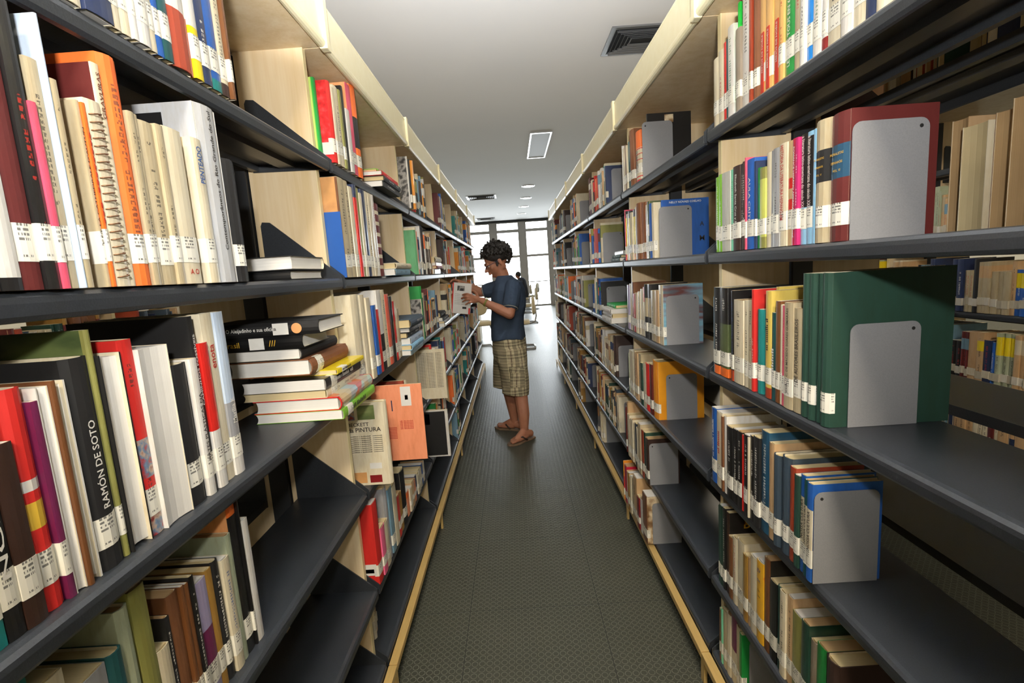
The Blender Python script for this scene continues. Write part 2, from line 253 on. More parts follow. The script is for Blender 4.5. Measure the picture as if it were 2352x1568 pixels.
DATA=[
('L',0,1,-0.459,[(0.5741,0.025,0.25,0.168,0,'cream',{}),(0.5991,0.0402,0.25,0.168,0,'navy',{}),(0.6393,0.0161,0.24,0.161,0,'cream',{}),(0.6554,0.0155,0.24,0.161,0,'cream',{'ink': 'k'}),(0.671,0.0103,0.25,0.168,0,'white',{}),(0.6813,0.0217,0.25,0.168,0,'white',{}),(0.703,0.0139,0.24,0.161,0,'cream',{'bands': [(0.28,0.38,'teal')]}),(0.7169,0.0145,0.25,0.168,0,'white',{'bands': [(0,0.42,'blue')]}),(0.7313,0.0179,0.24,0.161,0,'darkteal',{}),(0.7492,0.049,0.25,0.168,0,'white',{'bands': [(0,0.33,'rust'),(0.72,0.85,'sage')],'nl': 1,'hb': 1}),(0.7982,0.0204,0.25,0.168,0,'yellow',{'bands': [(0.3,0.5,'white')]}),(0.8186,0.0227,0.24,0.161,0,'navy',{'ink': 'w'}),(0.8413,0.0291,0.24,0.161,0,'blue',{'bands': [(0,0.07,'teal')]}),(0.8704,0.0232,0.22,0.147,0,'cream',{'ink': 'k','bands': [(0,0.09,'darkbrown')]}),(0.8937,0.008,0.22,0.147,0,'brown',{})]),
('L',0,2,-0.459,[(0.425,0.0207,0.2,0.134,0,'darkbrown',{}),(0.4457,0.0201,0.24,0.161,0,'white',{'nl': 1,'bands': [(0,0.05,'black')]}),(0.4658,0.0229,0.272,0.18,0,'maroon',{}),(0.4887,0.0157,0.27,0.18,0,'black',{'ink': 'r'}),(0.5044,0.008,0.182,0.122,0,'pink',{}),(0.5124,0.0151,0.227,0.152,0,'beige',{'ink': 'k'}),(0.5276,0.0049,0.272,0.18,0,'paleblue',{'hb': 1,'nl': 1}),(0.5325,0.0083,0.213,0.143,0,'beige',{'ink': 'k'}),(0.5408,0.022,0.245,0.164,0.05,'orange',{'nl': 1,'hb': 1,'ink': 'k'}),(0.5628,0.005,0.202,0.135,0,'beige',{'title': ("E DE LA CATHEDRALE D'AUTUN",'k',0.62,0.55,'up')}),(0.5678,0.005,0.201,0.135,0,'orange',{'title': ('~12','r',0.5,0.6,'up')}),(0.5728,0.0234,0.208,0.14,0,'cream',{'wire': 1,'nl': 1}),(0.5962,0.0112,0.254,0.17,0,'cream',{'cov': 'maroon','nl': 1,'title': ('GRAVURAS','n',0.2,0.86,'up')}),(0.6074,0.0299,0.27,0.18,0,'orange',{'hb': 1,'ink': 'k'}),(0.6372,0.0112,0.214,0.143,0,'beige',{'ink': 'k'}),(0.6484,0.009,0.214,0.143,0,'beige',{'ink': 'k'}),(0.6574,0.0269,0.21,0.141,0,'beige',{'ink': 'k'}),(0.6843,0.0147,0.212,0.142,0,'beige',{'ink': 'k'}),(0.699,0.0377,0.214,0.143,0,'cream',{'title': ('A O','r',0.1,0.08,'flat')}),(0.7367,0.014,0.215,0.144,0.04,'black',{'cov': 'black','nl': 1}),(0.7507,0.006,0.195,0.131,0.03,'red',{'nl': 1}),(0.7567,0.0243,0.214,0.143,0,'cream',{'title': ('PENTEADO','b',0.25,0.82,'up')}),(0.781,0.0567,0.272,0.18,0,'silver',{'hb': 1,'cov': 'silver','title': ('Contemporâneos do Rio Grande do Sul','k',0.78,0.58,'up'),'cpanel': 1,'nl': 1}),(0.8377,0.0411,0.203,0.136,0,'black',{'hb': 1})]),
('L',0,3,-0.478,[(0.365,0.0395,0.2,0.134,0,'teal',{}),(0.4045,0.0172,0.235,0.157,0,'black',{'title': ('NGELES','w',0.5,0.5,'up')}),(0.4217,0.0208,0.18,0.12,0,'darkbrown',{}),(0.4426,0.0238,0.227,0.152,0,'red',{'hb': 1,'bands': [(0.55,0.6,'white'),(0.38,0.5,'gold')]}),(0.4664,0.0083,0.21,0.141,0,'plum',{}),(0.4746,0.0135,0.222,0.149,0,'white',{'fore': 1}),(0.4881,0.0056,0.226,0.152,0,'brown',{'nl': 1}),(0.4937,0.0133,0.224,0.15,0,'white',{'fore': 1,'hb': 1,'cov': 'darkbrown'}),(0.507,0.036,0.244,0.163,0,'black',{'title': ('RAMÓN DE SOTO','w',0.42,0.5,'up'),'hb': 1}),(0.543,0.0089,0.272,0.185,0,'olive',{'hb': 1,'cov': 'mossart'}),(0.5518,0.0328,0.241,0.161,0,'black',{'fore': 1,'hb': 1}),(0.5847,0.0231,0.254,0.17,0,'red',{'bands': [(0,0.13,'mosaic'),(0.3,0.5,'mosaic')],'ink': 'k'}),(0.6078,0.0527,0.239,0.16,0,'white',{'fore': 1,'soft': 1}),(0.6606,0.0419,0.207,0.139,0,'black',{'hb': 1}),(0.7025,0.0155,0.21,0.14,0,'white',{'title': ('ARTES PLÁSTICAS NA','k',0.5,0.5,'up')}),(0.718,0.0114,0.271,0.18,0,'black',{'title': ('CAMINHOS POSSÍVEIS','w',0.4,0.7,'up')}),(0.7294,0.0203,0.229,0.153,0,'red',{'bands': [(0,0.4,'white')]}),(0.7497,0.0292,0.272,0.18,0,'cream',{'title': ('enota','r',0.14,0.75,'up')}),(0.7788,0.0257,0.272,0.18,0,'paleblue',{'bands': [(0,0.24,'white'),(0.24,0.45,'grey')],'title': ('Marília K','w',0.16,0.4,'up')})]),
('L',0,4,-0.485,[(0.4,0.018,0.271,0.18,0,'teal',{}),(0.418,0.034,0.24,0.161,0,'cream',{}),(0.452,0.045,0.207,0.139,0,'grey',{'nl': 1}),(0.497,0.023,0.209,0.14,0,'darkteal',{'hb': 1}),(0.52,0.021,0.248,0.166,0,'sage',{'hb': 1}),(0.541,0.026,0.258,0.173,0,'olive',{}),(0.567,0.022,0.156,0.11,0,'cream',{}),(0.589,0.009,0.188,0.126,0,'black',{'ink': 'w'}),(0.598,0.022,0.211,0.141,0,'brown',{}),(0.62,0.008,0.211,0.141,0,'brown',{}),(0.628,0.009,0.209,0.14,0,'brown',{}),(0.637,0.01,0.214,0.143,0,'black',{'ink': 'w'}),(0.647,0.03,0.193,0.129,0,'lilac',{'bands': [(0.3,0.6,'plum')]}),(0.677,0.016,0.197,0.132,0,'ochre',{}),(0.693,0.019,0.2,0.134,0,'black',{'ink': 'w','hb': 1}),(0.712,0.02,0.192,0.129,0,'cream',{'ink': 'b'}),(0.732,0.015,0.222,0.149,0,'sage',{'nl': 1}),(0.747,0.023,0.272,0.18,0,'orange',{'bands': [(0,0.9,'black')],'cov': 'peach'}),(0.77,0.005,0.272,0.18,0,'black',{}),(0.775,0.021,0.223,0.149,0,'white',{'nl': 1})]),
('L',1,1,-0.456,[(1.375,0.014,0.215,0.144,0.03,'green',{'cov': 'stripegreen','nl': 1}),(1.389,0.0257,0.211,0.141,0,'red',{'cov': 'redmottle','hb': 1,'ctext': 1}),(1.4147,0.0211,0.203,0.136,0,'cream',{}),(1.4359,0.0367,0.216,0.144,0,'cream',{'ink': 'k'}),(1.4726,0.0191,0.216,0.145,0,'olive',{}),(1.4917,0.0156,0.233,0.156,0,'black',{'nl': 1}),(1.5073,0.012,0.19,0.127,0.02,'navy',{}),(1.5193,0.0328,0.18,0.121,0,'white',{}),(1.5522,0.0432,0.264,0.177,0,'pink',{'cov': 'peach'}),(1.5953,0.06,0.276,0.18,0,'orange',{'hb': 1,'bands': [(0.32,0.66,'black')]})]),
('L',1,2,-0.455,[(1.375,0.005,0.27,0.18,0,'brown',{'cov': 'oldbrown','nl': 1,'hb': 1,'plates': [(0,0,0.88,0.66,'blue')]}),(1.38,0.0516,0.272,0.18,0,'beige',{'ink': 'k'}),(1.4316,0.0354,0.272,0.18,0,'beige',{'ink': 'k'}),(1.467,0.0354,0.261,0.18,0,'cream',{}),(1.5023,0.0267,0.272,0.18,0,'red',{'bands': [(0.86,1,'navy')],'nl': 1}),(1.529,0.0281,0.267,0.179,0,'olive',{}),(1.5571,0.0281,0.256,0.179,0,'cream',{}),(1.5853,0.0399,0.272,0.18,0,'navy',{}),(1.6251,0.0366,0.272,0.18,0,'cream',{'ink': 'k'}),(1.6617,0.0382,0.272,0.18,0,'cream',{}),(1.6999,0.0284,0.272,0.18,0,'white',{'ink': 'r'}),(1.7283,0.0536,0.249,0.167,0,'maroon',{'bands': [(0.1,0.15,'cream'),(0.25,0.3,'cream'),(0.4,0.45,'cream'),(0.55,0.6,'cream'),(0.7,0.75,'cream'),(0.85,0.9,'cream')],'nl': 1})]),
('L',1,3,-0.455,[(1.385,0.07,0.268,0.179,0,'cream',{'hb': 1}),(1.4663,0.0416,0.264,0.177,0,'cream',{'nl': 1}),(1.5078,0.0416,0.253,0.177,0,'cream',{}),(1.5494,0.02,0.23,0.154,0.02,'maroon',{'hb': 1,'cov': 'maroon','nl': 1}),(1.5694,0.0388,0.226,0.151,0,'blue',{}),(1.6082,0.034,0.209,0.14,0,'red',{'nl': 1}),(1.6422,0.0536,0.272,0.18,0,'white',{'bands': [(0,0.45,'black')]}),(1.6958,0.0506,0.27,0.18,0,'cream',{'ink': 'k'}),(1.7464,0.0467,0.253,0.169,0,'coral',{}),(1.7932,0.0349,0.243,0.163,0,'black',{'nl': 1}),(1.8281,0.0331,0.223,0.149,0,'red',{}),(1.8612,0.0331,0.214,0.149,0,'cream',{}),(1.8944,0.0469,0.191,0.128,0,'beige',{})]),
('L',1,5,-0.46,[(1.375,0.0474,0.257,0.15,0,'red',{'cov': 'red','barc': 1}),(1.4224,0.0422,0.154,0.11,0,'hotpink',{'nl': 0}),(1.4646,0.0422,0.148,0.11,0,'cream',{}),(1.5068,0.0364,0.244,0.164,0,'grey',{'nl': 1,'hb': 1}),(1.5432,0.0446,0.224,0.15,0,'steelblue',{}),(1.5878,0.047,0.214,0.143,0,'cream',{'nl': 1}),(1.6348,0.0424,0.15,0.11,0,'red',{}),(1.6771,0.0444,0.143,0.11,0,'ochre',{}),(1.7216,0.0709,0.207,0.138,0,'black',{'hb': 1}),(1.7925,0.0398,0.097,0.11,0,'salmon',{'bands': [(0.75,0.97,'orange')],'nl': 1}),(1.8323,0.0398,0.093,0.11,0,'cream',{}),(1.8722,0.0398,0.1,0.11,0,'tan',{}),(1.912,0.0398,0.09,0.11,0,'salmon',{}),(1.9519,0.0347,0.092,0.11,0,'navy',{}),(1.9865,0.0347,0.089,0.11,0,'cream',{}),(2.0212,0.0316,0.09,0.11,0,'cream',{}),(2.0528,0.0316,0.086,0.11,0,'cream',{}),(2.0844,0.0335,0.09,0.11,0,'blue',{}),(2.1179,0.0335,0.086,0.11,0,'cream',{})]),
('R',0,1,0.535,[(1.2596,0.0292,0.169,0.113,0,'cream',{'ink': 'r'}),(1.2888,0.0292,0.162,0.113,0,'cream',{}),(1.2449,0.0148,0.177,0.119,0,'red',{'ink': 'k'}),(1.2304,0.0144,0.178,0.119,0,'darkteal',{}),(1.2003,0.0301,0.197,0.132,0,'white',{'ink': 'g'}),(1.1883,0.012,0.235,0.157,0.01,'brightgreen',{'nl': 1}),(1.1653,0.023,0.174,0.117,0,'taupe',{}),(1.1304,0.0349,0.276,0.18,0,'white',{'ink': 'k'}),(1.1186,0.0118,0.215,0.144,0,'rust',{}),(1.0883,0.0303,0.23,0.154,0,'leather',{'hb': 1}),(1.0615,0.0268,0.24,0.161,0,'sand',{'redstrip': 'MINOS DE NOÉLS'}),(1.0344,0.0271,0.24,0.161,0,'sand',{'redstrip': 'MINOS DE NOÉLS'}),(1.0055,0.0288,0.24,0.161,0,'sand',{'redstrip': 'MINOS DE NOÉLS'}),(0.9902,0.0153,0.235,0.157,0,'sand',{'ink': 'r'}),(0.9568,0.0334,0.23,0.154,0,'green',{'title': ('LE POUR TOUS EN 60 LEÇONS','w',0.75,0.45,'up')}),(0.9363,0.0205,0.23,0.154,0,'beige',{'ink': 'r'}),(0.9218,0.0145,0.23,0.154,0,'white',{'ink': 'k'}),(0.9053,0.0165,0.23,0.154,0,'brightblue',{}),(0.8822,0.023,0.23,0.154,0,'white',{'ink': 'g'}),(0.8672,0.0151,0.23,0.154,0,'darkred',{'bands': [(0.1,0.4,'white')]}),(0.8282,0.039,0.225,0.151,0,'cream',{'title': ('Europe','k',0.3,0.45,'up')}),(0.8023,0.0259,0.225,0.151,0,'white',{'ink': 'k'}),(0.7754,0.0269,0.22,0.147,0,'cream',{}),(0.7545,0.0209,0.22,0.147,0,'navy',{}),(0.7396,0.0149,0.22,0.147,0,'cream',{'ink': 'k'})]),
('R',0,2,0.53,[(1.2779,0.0221,0.186,0.125,0,'lime',{'ink': 'w'}),(1.2568,0.0211,0.189,0.126,0,'lime',{'ink': 'w'}),(1.2094,0.0474,0.188,0.126,0,'palegrey',{}),(1.1929,0.0166,0.188,0.126,0,'mint',{'ink': 'g'}),(1.1567,0.0362,0.191,0.128,0,'darkbrown',{'title': ('Elizabeth Santa Cruz y Espejo','w',0.7,0.55,'down')}),(1.1437,0.013,0.191,0.128,0,'black',{'ink': 'w'}),(1.131,0.0127,0.193,0.129,0,'darkbrown',{'ink': 'w'}),(1.1247,0.0063,0.199,0.133,0,'pink',{}),(1.0906,0.0342,0.192,0.129,0,'blue',{'title': ('AULA CRÍTICA','w',0.6,0.5,'down')}),(1.0828,0.0077,0.183,0.122,0,'navy',{}),(1.0695,0.0133,0.167,0.112,0,'green',{'ink': 'b'}),(1.0457,0.0238,0.164,0.11,0,'yellowgreen',{'bands': [(0,0.14,'olive'),(0.86,1,'olive')]}),(1.0264,0.0193,0.189,0.127,0,'cream',{}),(1.0162,0.0102,0.189,0.127,0,'grey',{}),(0.9947,0.0215,0.19,0.127,0,'grey',{'ink': 'k'}),(0.9664,0.0283,0.193,0.129,0,'cream',{'title': ('HISTORIA DA LITERATURA HISPANO-AM','r',0.72,0.62,'down')}),(0.9484,0.018,0.192,0.129,0,'tan',{'bands': [(0.35,0.45,'red'),(0.55,0.65,'red')]}),(0.9353,0.013,0.192,0.129,0,'crimson',{'title': ('ROMANCE HISPANO AMERICANO Bella Jozef','w',0.85,0.5,'down')}),(0.9254,0.0099,0.191,0.128,0,'magenta',{'ink': 'w'}),(0.9076,0.0178,0.193,0.129,0,'lightblue',{'bands': [(0.34,1,'black')],'title': ('a literatura latino-americana do século XXI','w',0.64,0.66,'down')}),(0.8879,0.0197,0.193,0.129,0,'lightblue',{'bands': [(0.34,0.96,'black')],'title': ('a literatura latino-americana do século XXI','w',0.62,0.65,'down')}),(0.8815,0.0064,0.193,0.129,0,'lightblue',{'nl': 1}),(0.8438,0.0376,0.201,0.135,0,'beige',{'hb': 1,'bands': [(0.5,0.76,'black')],'htext': ['MORALISTAS','ESPANHÓIS','VOL. VI']}),(0.7977,0.0461,0.2,0.14,0,'maroon',{'hb': 1,'bands': [(0.5,0.76,'petrol')],'cov': 'maroon','htext': ['MORALISTAS','ESPANHÓIS','VOL. VI']})]),
('R',0,3,0.528,[(1.305,0.005,0.203,0.136,0,'steelblue',{'ink': 'k'}),(1.2698,0.0352,0.228,0.152,0,'black',{'bands': [(0,0.1,'orange')],'ink': 'w'}),(1.2222,0.0476,0.228,0.153,0,'black',{'bands': [(0,0.1,'orange'),(0.1,0.6,'moss')],'ink': 'w'}),(1.2022,0.02,0.205,0.137,0.02,'darkred',{'cov': 'redpattern','nl': 1}),(1.19,0.0122,0.223,0.149,0,'black',{'ink': 'b','bands': [(0,0.12,'rust')]}),(1.1412,0.0487,0.202,0.135,0,'cream',{'ink': 'k'}),(1.1172,0.024,0.203,0.136,0,'cream',{'ink': 'k'}),(1.0941,0.0231,0.205,0.137,0,'beige',{'ink': 'k'}),(1.084,0.0102,0.23,0.154,0,'red',{'ink': 'w'}),(1.0526,0.0314,0.187,0.125,0,'teal',{'hb': 1}),(1.0406,0.012,0.235,0.157,0.03,'yellowcream',{'nl': 1,'cov': 'yellowcream','face': [('MARIA IDA',0.08,0.4,0.92,'k')]}),(1.0175,0.0231,0.229,0.153,0,'yellowcream',{'title': ('~16','k',0.3,0.6,'up'),'bands': [(0,0.1,'rust')]}),(0.9999,0.0176,0.185,0.124,0,'darkteal',{'title': ('~13','w',0.4,0.4,'up')}),(0.9813,0.0187,0.21,0.141,0,'brown',{}),(0.973,0.0083,0.204,0.137,0,'cream',{}),(0.9633,0.0097,0.203,0.136,0,'pink',{'ink': 'r'}),(0.9321,0.0311,0.21,0.14,0,'beige',{'title': ('JESSA - J. C. DE MACEDO SOARES GUIMARÃES','k',0.8,0.55,'up')}),(0.9057,0.0264,0.201,0.135,0,'beige',{'title': ('DE AUTORES BRASILEIROS','k',0.6,0.6,'up')}),(0.8848,0.0209,0.266,0.19,0,'bottle',{'hb': 1}),(0.8647,0.02,0.266,0.19,0,'bottle',{'hb': 1}),(0.8493,0.0154,0.266,0.19,0,'bottle',{'hb': 1,'nl': 1}),(0.8236,0.0257,0.267,0.21,0,'bottle',{'hb': 1})]),
('R',0,4,0.518,[(1.273,0.032,0.21,0.141,0,'blue',{'title': ('~25','w',0.5,0.6,'up')}),(1.2365,0.0365,0.208,0.139,0,'cream',{'title': ('~12','r',0.3,0.6,'up')}),(1.2256,0.0108,0.203,0.136,0,'brown',{}),(1.2097,0.0159,0.208,0.139,0,'white',{}),(1.1764,0.0332,0.188,0.126,0,'black',{'ink': 'w'}),(1.1496,0.0268,0.191,0.128,0,'black',{'ink': 'w'}),(1.1262,0.0234,0.194,0.13,0,'black',{'ink': 'w'}),(1.1171,0.0091,0.191,0.128,0,'red',{'nl': 1}),(1.0927,0.0244,0.197,0.132,0,'black',{'ink': 'w'}),(1.0862,0.0065,0.196,0.131,0,'cream',{'nl': 1}),(1.0651,0.0211,0.204,0.137,0,'black',{'ink': 'w'}),(1.0388,0.0263,0.21,0.141,0,'black',{'ink': 'w'}),(1.0062,0.0326,0.233,0.156,0,'petrol',{'ink': 'w'}),(0.9861,0.0201,0.216,0.145,0,'tan',{}),(0.9581,0.028,0.2,0.134,0,'slate',{'hb': 1}),(0.9236,0.0346,0.207,0.138,0,'slate',{'hb': 1}),(0.9033,0.0203,0.197,0.132,0,'rust',{}),(0.8868,0.0165,0.189,0.127,0,'bottle',{}),(0.8708,0.016,0.196,0.131,0,'blue',{'bands': [(0.3,0.78,'cream')],'title': ('NOSSA CULTURA','k',0.4,0.56,'up')}),(0.8595,0.0113,0.193,0.129,0,'darkteal',{'bands': [(0.3,0.74,'cream')],'title': ('NOSSA CULTURA','k',0.4,0.54,'up')}),(0.843,0.0164,0.192,0.128,0,'blue',{'bands': [(0.3,0.74,'cream')],'cov': 'blue','title': ('NOSSA CULTURA','k',0.4,0.52,'up')})]),
('R',0,5,0.532,[(1.295,0.005,0.231,0.155,0,'bottle',{}),(1.271,0.024,0.237,0.159,0,'bottle',{}),(1.254,0.017,0.24,0.161,0,'black',{'ink': 'w'}),(1.237,0.017,0.236,0.158,0,'darkbrown',{'cov': 'black','covtext': ('LIT','BRA')}),(1.214,0.023,0.177,0.119,0,'brown',{}),(1.188,0.026,0.189,0.127,0,'cream',{'ink': 'r'}),(1.149,0.039,0.198,0.133,0,'cream',{}),(1.126,0.023,0.179,0.12,0,'ochre',{}),(1.111,0.015,0.183,0.123,0,'tan',{}),(1.048,0.0315,0.209,0.14,0,'amber',{'bands': [(0,1,'waveart')],'ht2': [('EV','b',0.88,0.45),('DA','b',0.76,0.42),('Lic','k',0.64,0.3),('Lite','k',0.57,0.36)]}),(1.0795,0.0315,0.201,0.14,0,'cream',{}),(1.023,0.025,0.233,0.156,0,'brown',{'cov': 'black'}),(0.993,0.03,0.195,0.131,0,'black',{}),(0.975,0.018,0.2,0.134,0,'bottle',{'hb': 1}),(0.953,0.022,0.202,0.135,0,'cream',{'ink': 'k'}),(0.932,0.021,0.205,0.137,0,'tan',{'ink': 'k'}),(0.897,0.035,0.185,0.124,0,'olive',{}),(0.871,0.026,0.191,0.128,0,'bottle',{}),(0.851,0.02,0.169,0.113,0,'taupe',{}),(0.821,0.03,0.178,0.119,0,'green',{}),(0.784,0.037,0.179,0.12,0,'darkbrown',{'hb': 1})]),
('R',0,6,0.532,[(1.295,0.005,0.161,0.11,0,'white',{'bands': [(0,0.6,'leather')]}),(1.29,0.005,0.158,0.11,0,'brown',{}),(1.285,0.005,0.172,0.115,0,'tan',{}),(1.272,0.013,0.173,0.116,0,'mint',{}),(1.249,0.023,0.18,0.121,0,'beige',{}),(1.224,0.025,0.188,0.126,0,'cream',{}),(1.189,0.035,0.203,0.136,0,'plum',{'bands': [(0,0.5,'cream')]}),(1.169,0.02,0.194,0.13,0,'beige',{}),(1.154,0.015,0.187,0.125,0,'green',{})]),
('R',1,1,0.53,[(2.3124,0.0076,0.199,0.133,0,'white',{'nl': 1}),(2.2523,0.0301,0.19,0.127,0,'brown',{}),(2.2823,0.0301,0.183,0.127,0,'cream',{}),(2.1952,0.0285,0.189,0.127,0,'darkteal',{}),(2.2238,0.0285,0.181,0.127,0,'cream',{}),(2.1252,0.07,0.223,0.15,0,'leather',{'hb': 1}),(2.0268,0.07,0.192,0.128,0,'cream',{'bands': [(0.68,1,'orange'),(0.0,0.05,'orange')],'hlines': 1,'hb': 1})]),
('R',1,2,0.53,[(2.31,0.005,0.228,0.152,0,'pink',{}),(2.2966,0.0134,0.221,0.148,0,'yellow',{'bands': [(0.86,1,'black'),(0,0.12,'amber')]}),(2.2209,0.0378,0.214,0.144,0,'yellow',{'bands': [(0.86,1,'black'),(0,0.12,'amber')]}),(2.2588,0.0378,0.206,0.144,0,'cream',{}),(2.1349,0.043,0.211,0.142,0,'yellow',{'bands': [(0.86,1,'black'),(0,0.12,'amber')]}),(2.1779,0.043,0.203,0.142,0,'cream',{}),(2.1126,0.0223,0.217,0.146,0,'white',{'nl': 1}),(2.0416,0.0711,0.226,0.151,0,'leather',{'hb': 1}),(1.9751,0.0664,0.22,0.147,0,'leather',{'hb': 1}),(1.9129,0.0311,0.213,0.143,0,'moss',{'bands': [(0.4,0.6,'cream')]}),(1.944,0.0311,0.205,0.143,0,'cream',{}),(1.8774,0.0355,0.201,0.134,0,'blue',{}),(1.8488,0.0286,0.2,0.134,0,'cream',{})]),
('R',1,3,0.53,[(2.32,0.005,0.199,0.133,0,'beige',{}),(2.2805,0.0395,0.205,0.137,0,'lilac',{}),(2.2057,0.0374,0.22,0.148,0,'brown',{'nl': 0}),(2.2431,0.0374,0.212,0.148,0,'cream',{}),(2.1585,0.0472,0.17,0.114,0,'red',{'ink': 'w'}),(2.0841,0.0372,0.183,0.123,0,'cream',{'ink': 'k'}),(2.1213,0.0372,0.176,0.123,0,'cream',{}),(2.0418,0.0423,0.195,0.131,0,'cream',{}),(2.0078,0.034,0.204,0.137,0,'red',{'bands': [(0,0.7,'cream')]}),(1.9749,0.0329,0.217,0.145,0,'black',{'bands': [(0.4,0.75,'beige')]}),(1.9245,0.0505,0.218,0.146,0,'black',{'bands': [(0.4,0.75,'beige')]}),(1.8707,0.0538,0.195,0.131,0,'beige',{'ink': 'k'}),(1.8252,0.0454,0.197,0.132,0,'tan',{}),(1.7766,0.0486,0.218,0.146,0,'cream',{'cov': 'skyart','title': ('REDONDEZAS DO','k',0.5,0.6,'down')})]),
('R',1,4,0.525,[(2.31,0.005,0.171,0.114,0,'crimson',{}),(2.305,0.005,0.189,0.127,0,'sage',{}),(2.2574,0.0476,0.206,0.138,0,'cream',{}),(2.1913,0.033,0.217,0.145,0,'cream',{'ink': 'k'}),(2.2244,0.033,0.208,0.145,0,'cream',{}),(2.1365,0.0548,0.214,0.144,0,'tan',{'ink': 'k'}),(2.0915,0.0449,0.216,0.145,0,'beige',{'ink': 'k'}),(2.0555,0.0361,0.185,0.124,0,'bottle',{}),(2.0137,0.0418,0.191,0.128,0,'cream',{}),(1.9541,0.0597,0.199,0.133,0,'red',{'hb': 1}),(1.9161,0.0379,0.206,0.138,0,'maroon',{}),(1.8461,0.07,0.229,0.18,0,'amber',{'cov': 'amberart','hb': 1})]),
('R',1,5,0.505,[(2.315,0.005,0.228,0.153,0,'maroon',{}),(2.2844,0.0306,0.257,0.172,0,'tan',{}),(2.2401,0.0443,0.206,0.138,0,'cream',{'ink': 'k'}),(2.1808,0.0297,0.203,0.136,0,'cream',{}),(2.2104,0.0297,0.195,0.136,0,'cream',{}),(2.1165,0.0321,0.203,0.136,0,'slate',{}),(2.1486,0.0321,0.195,0.136,0,'cream',{}),(2.0857,0.0308,0.193,0.129,0,'cream',{}),(2.0411,0.0447,0.225,0.151,0,'beige',{}),(2.0052,0.0359,0.21,0.141,0,'rust',{}),(1.9774,0.0278,0.21,0.141,0,'bottle',{}),(1.9369,0.0404,0.196,0.131,0,'darkbrown',{})]),
('R',1,6,0.485,[(2.315,0.005,0.163,0.11,0,'grey',{}),(2.31,0.005,0.203,0.136,0,'amber',{'bands': [(0.25,0.6,'red')]}),(2.2601,0.0499,0.19,0.127,0,'crimson',{}),(2.1976,0.0313,0.183,0.123,0,'ochre',{}),(2.2289,0.0313,0.176,0.123,0,'cream',{}),(2.13,0.0338,0.187,0.125,0,'beige',{'ink': 'k'}),(2.1638,0.0338,0.18,0.125,0,'cream',{}),(2.0662,0.0638,0.216,0.144,0,'tan',{'title': ('EUN','k',0.2,0.7,'up')}),(2.0206,0.0456,0.146,0.11,0,'darkred',{}),(1.9769,0.0438,0.157,0.11,0,'white',{'nl': 1}),(1.9069,0.07,0.207,0.139,0,'leather',{'cov': 'photoart'})])]
# ------------------------------------------------------------------ room shell
FLOOR, nt, b = mat('studded_rubber_floor', hx('30352f'), .36, 0, .24)
oc = coords(nt); sx = N(nt, 'ShaderNodeSeparateXYZ'); L(nt, oc, sx.inputs[0])
PITCH = .0245
fx = math_(nt, 'SUBTRACT', math_(nt, 'FRACT', math_(nt, 'DIVIDE', sx.outputs[0], PITCH)), .5); fy = math_(nt, 'SUBTRACT', math_(nt, 'FRACT', math_(nt, 'DIVIDE', sx.outputs[1], PITCH)), .5)
d = math_(nt, 'SQRT', math_(nt, 'ADD', math_(nt, 'MULTIPLY', fx, fx), math_(nt, 'MULTIPLY', fy, fy)))
stud = math_(nt, 'SUBTRACT', 1, math_(nt, 'SMOOTH_MIN', math_(nt, 'MAXIMUM', math_(nt, 'MULTIPLY', math_(nt, 'SUBTRACT', d, .36), 14), 0), 1, .1))
ring = math_(nt, 'LESS_THAN', math_(nt, 'ABSOLUTE', math_(nt, 'SUBTRACT', d, .40)), .045)
tx = math_(nt, 'LESS_THAN', math_(nt, 'ABSOLUTE', math_(nt, 'SUBTRACT', math_(nt, 'FRACT', math_(nt, 'DIVIDE', sx.outputs[0], .49)), .5)), .004)
ty = math_(nt, 'LESS_THAN', math_(nt, 'ABSOLUTE', math_(nt, 'SUBTRACT', math_(nt, 'FRACT', math_(nt, 'DIVIDE', sx.outputs[1], .49)), .5)), .004)
seam = math_(nt, 'MAXIMUM', tx, ty)
nz = noise(nt, 3, 4, oc); nz2 = noise(nt, 60, 3, oc)
base = mixc(nt, nz, hx('35362d'), hx('434338')); base = mixc(nt, math_(nt, 'MULTIPLY', ring, .75), base, hx('66685a')); base = mixc(nt, math_(nt, 'MULTIPLY', seam, .7), base, hx('20231f'))
L(nt, base, b.inputs['Base Color']); L(nt, math_(nt, 'ADD', .26, math_(nt, 'MULTIPLY', nz2, .2)), b.inputs['Roughness'])
bump(nt, b, math_(nt, 'SUBTRACT', stud, seam), .35, .0012)
CEIL, nt, b = mat('painted_ceiling', hx('e6e6e6'), .85, 0, .2); c = noise(nt, .6, 3, coords(nt)); L(nt, mixc(nt, c, hx('e0dfdd'), hx('ebeae8')), b.inputs['Base Color'])
WALL, nt, b = mat('painted_plaster_wall', hx('cfc8b4'), .8); c = noise(nt, 2, 4, coords(nt)); L(nt, mixc(nt, c, hx('c8c1ac'), hx('d6d0be')), b.inputs['Base Color'])
ALU, nt, b = mat('grey_window_metal', hx('a5a19b'), .4, .1); c = noise(nt, 40, 2, coords(nt)); L(nt, mixc(nt, c, hx('9d9993'), hx('b0aca6')), b.inputs['Base Color'])
GLASS = bpy.data.materials.new('window_glass'); GLASS.use_nodes = True; nt = GLASS.node_tree; nt.nodes.clear()
o_ = nt.nodes.new('ShaderNodeOutputMaterial'); t_ = nt.nodes.new('ShaderNodeBsdfTransparent'); g_ = nt.nodes.new('ShaderNodeBsdfGlossy'); m_ = nt.nodes.new('ShaderNodeMixShader'); f_ = nt.nodes.new('ShaderNodeFresnel')
g_.inputs['Roughness'].default_value = .02; t_.inputs[0].default_value = (.96, .98, .98, 1); f_.inputs[0].default_value = 1.35
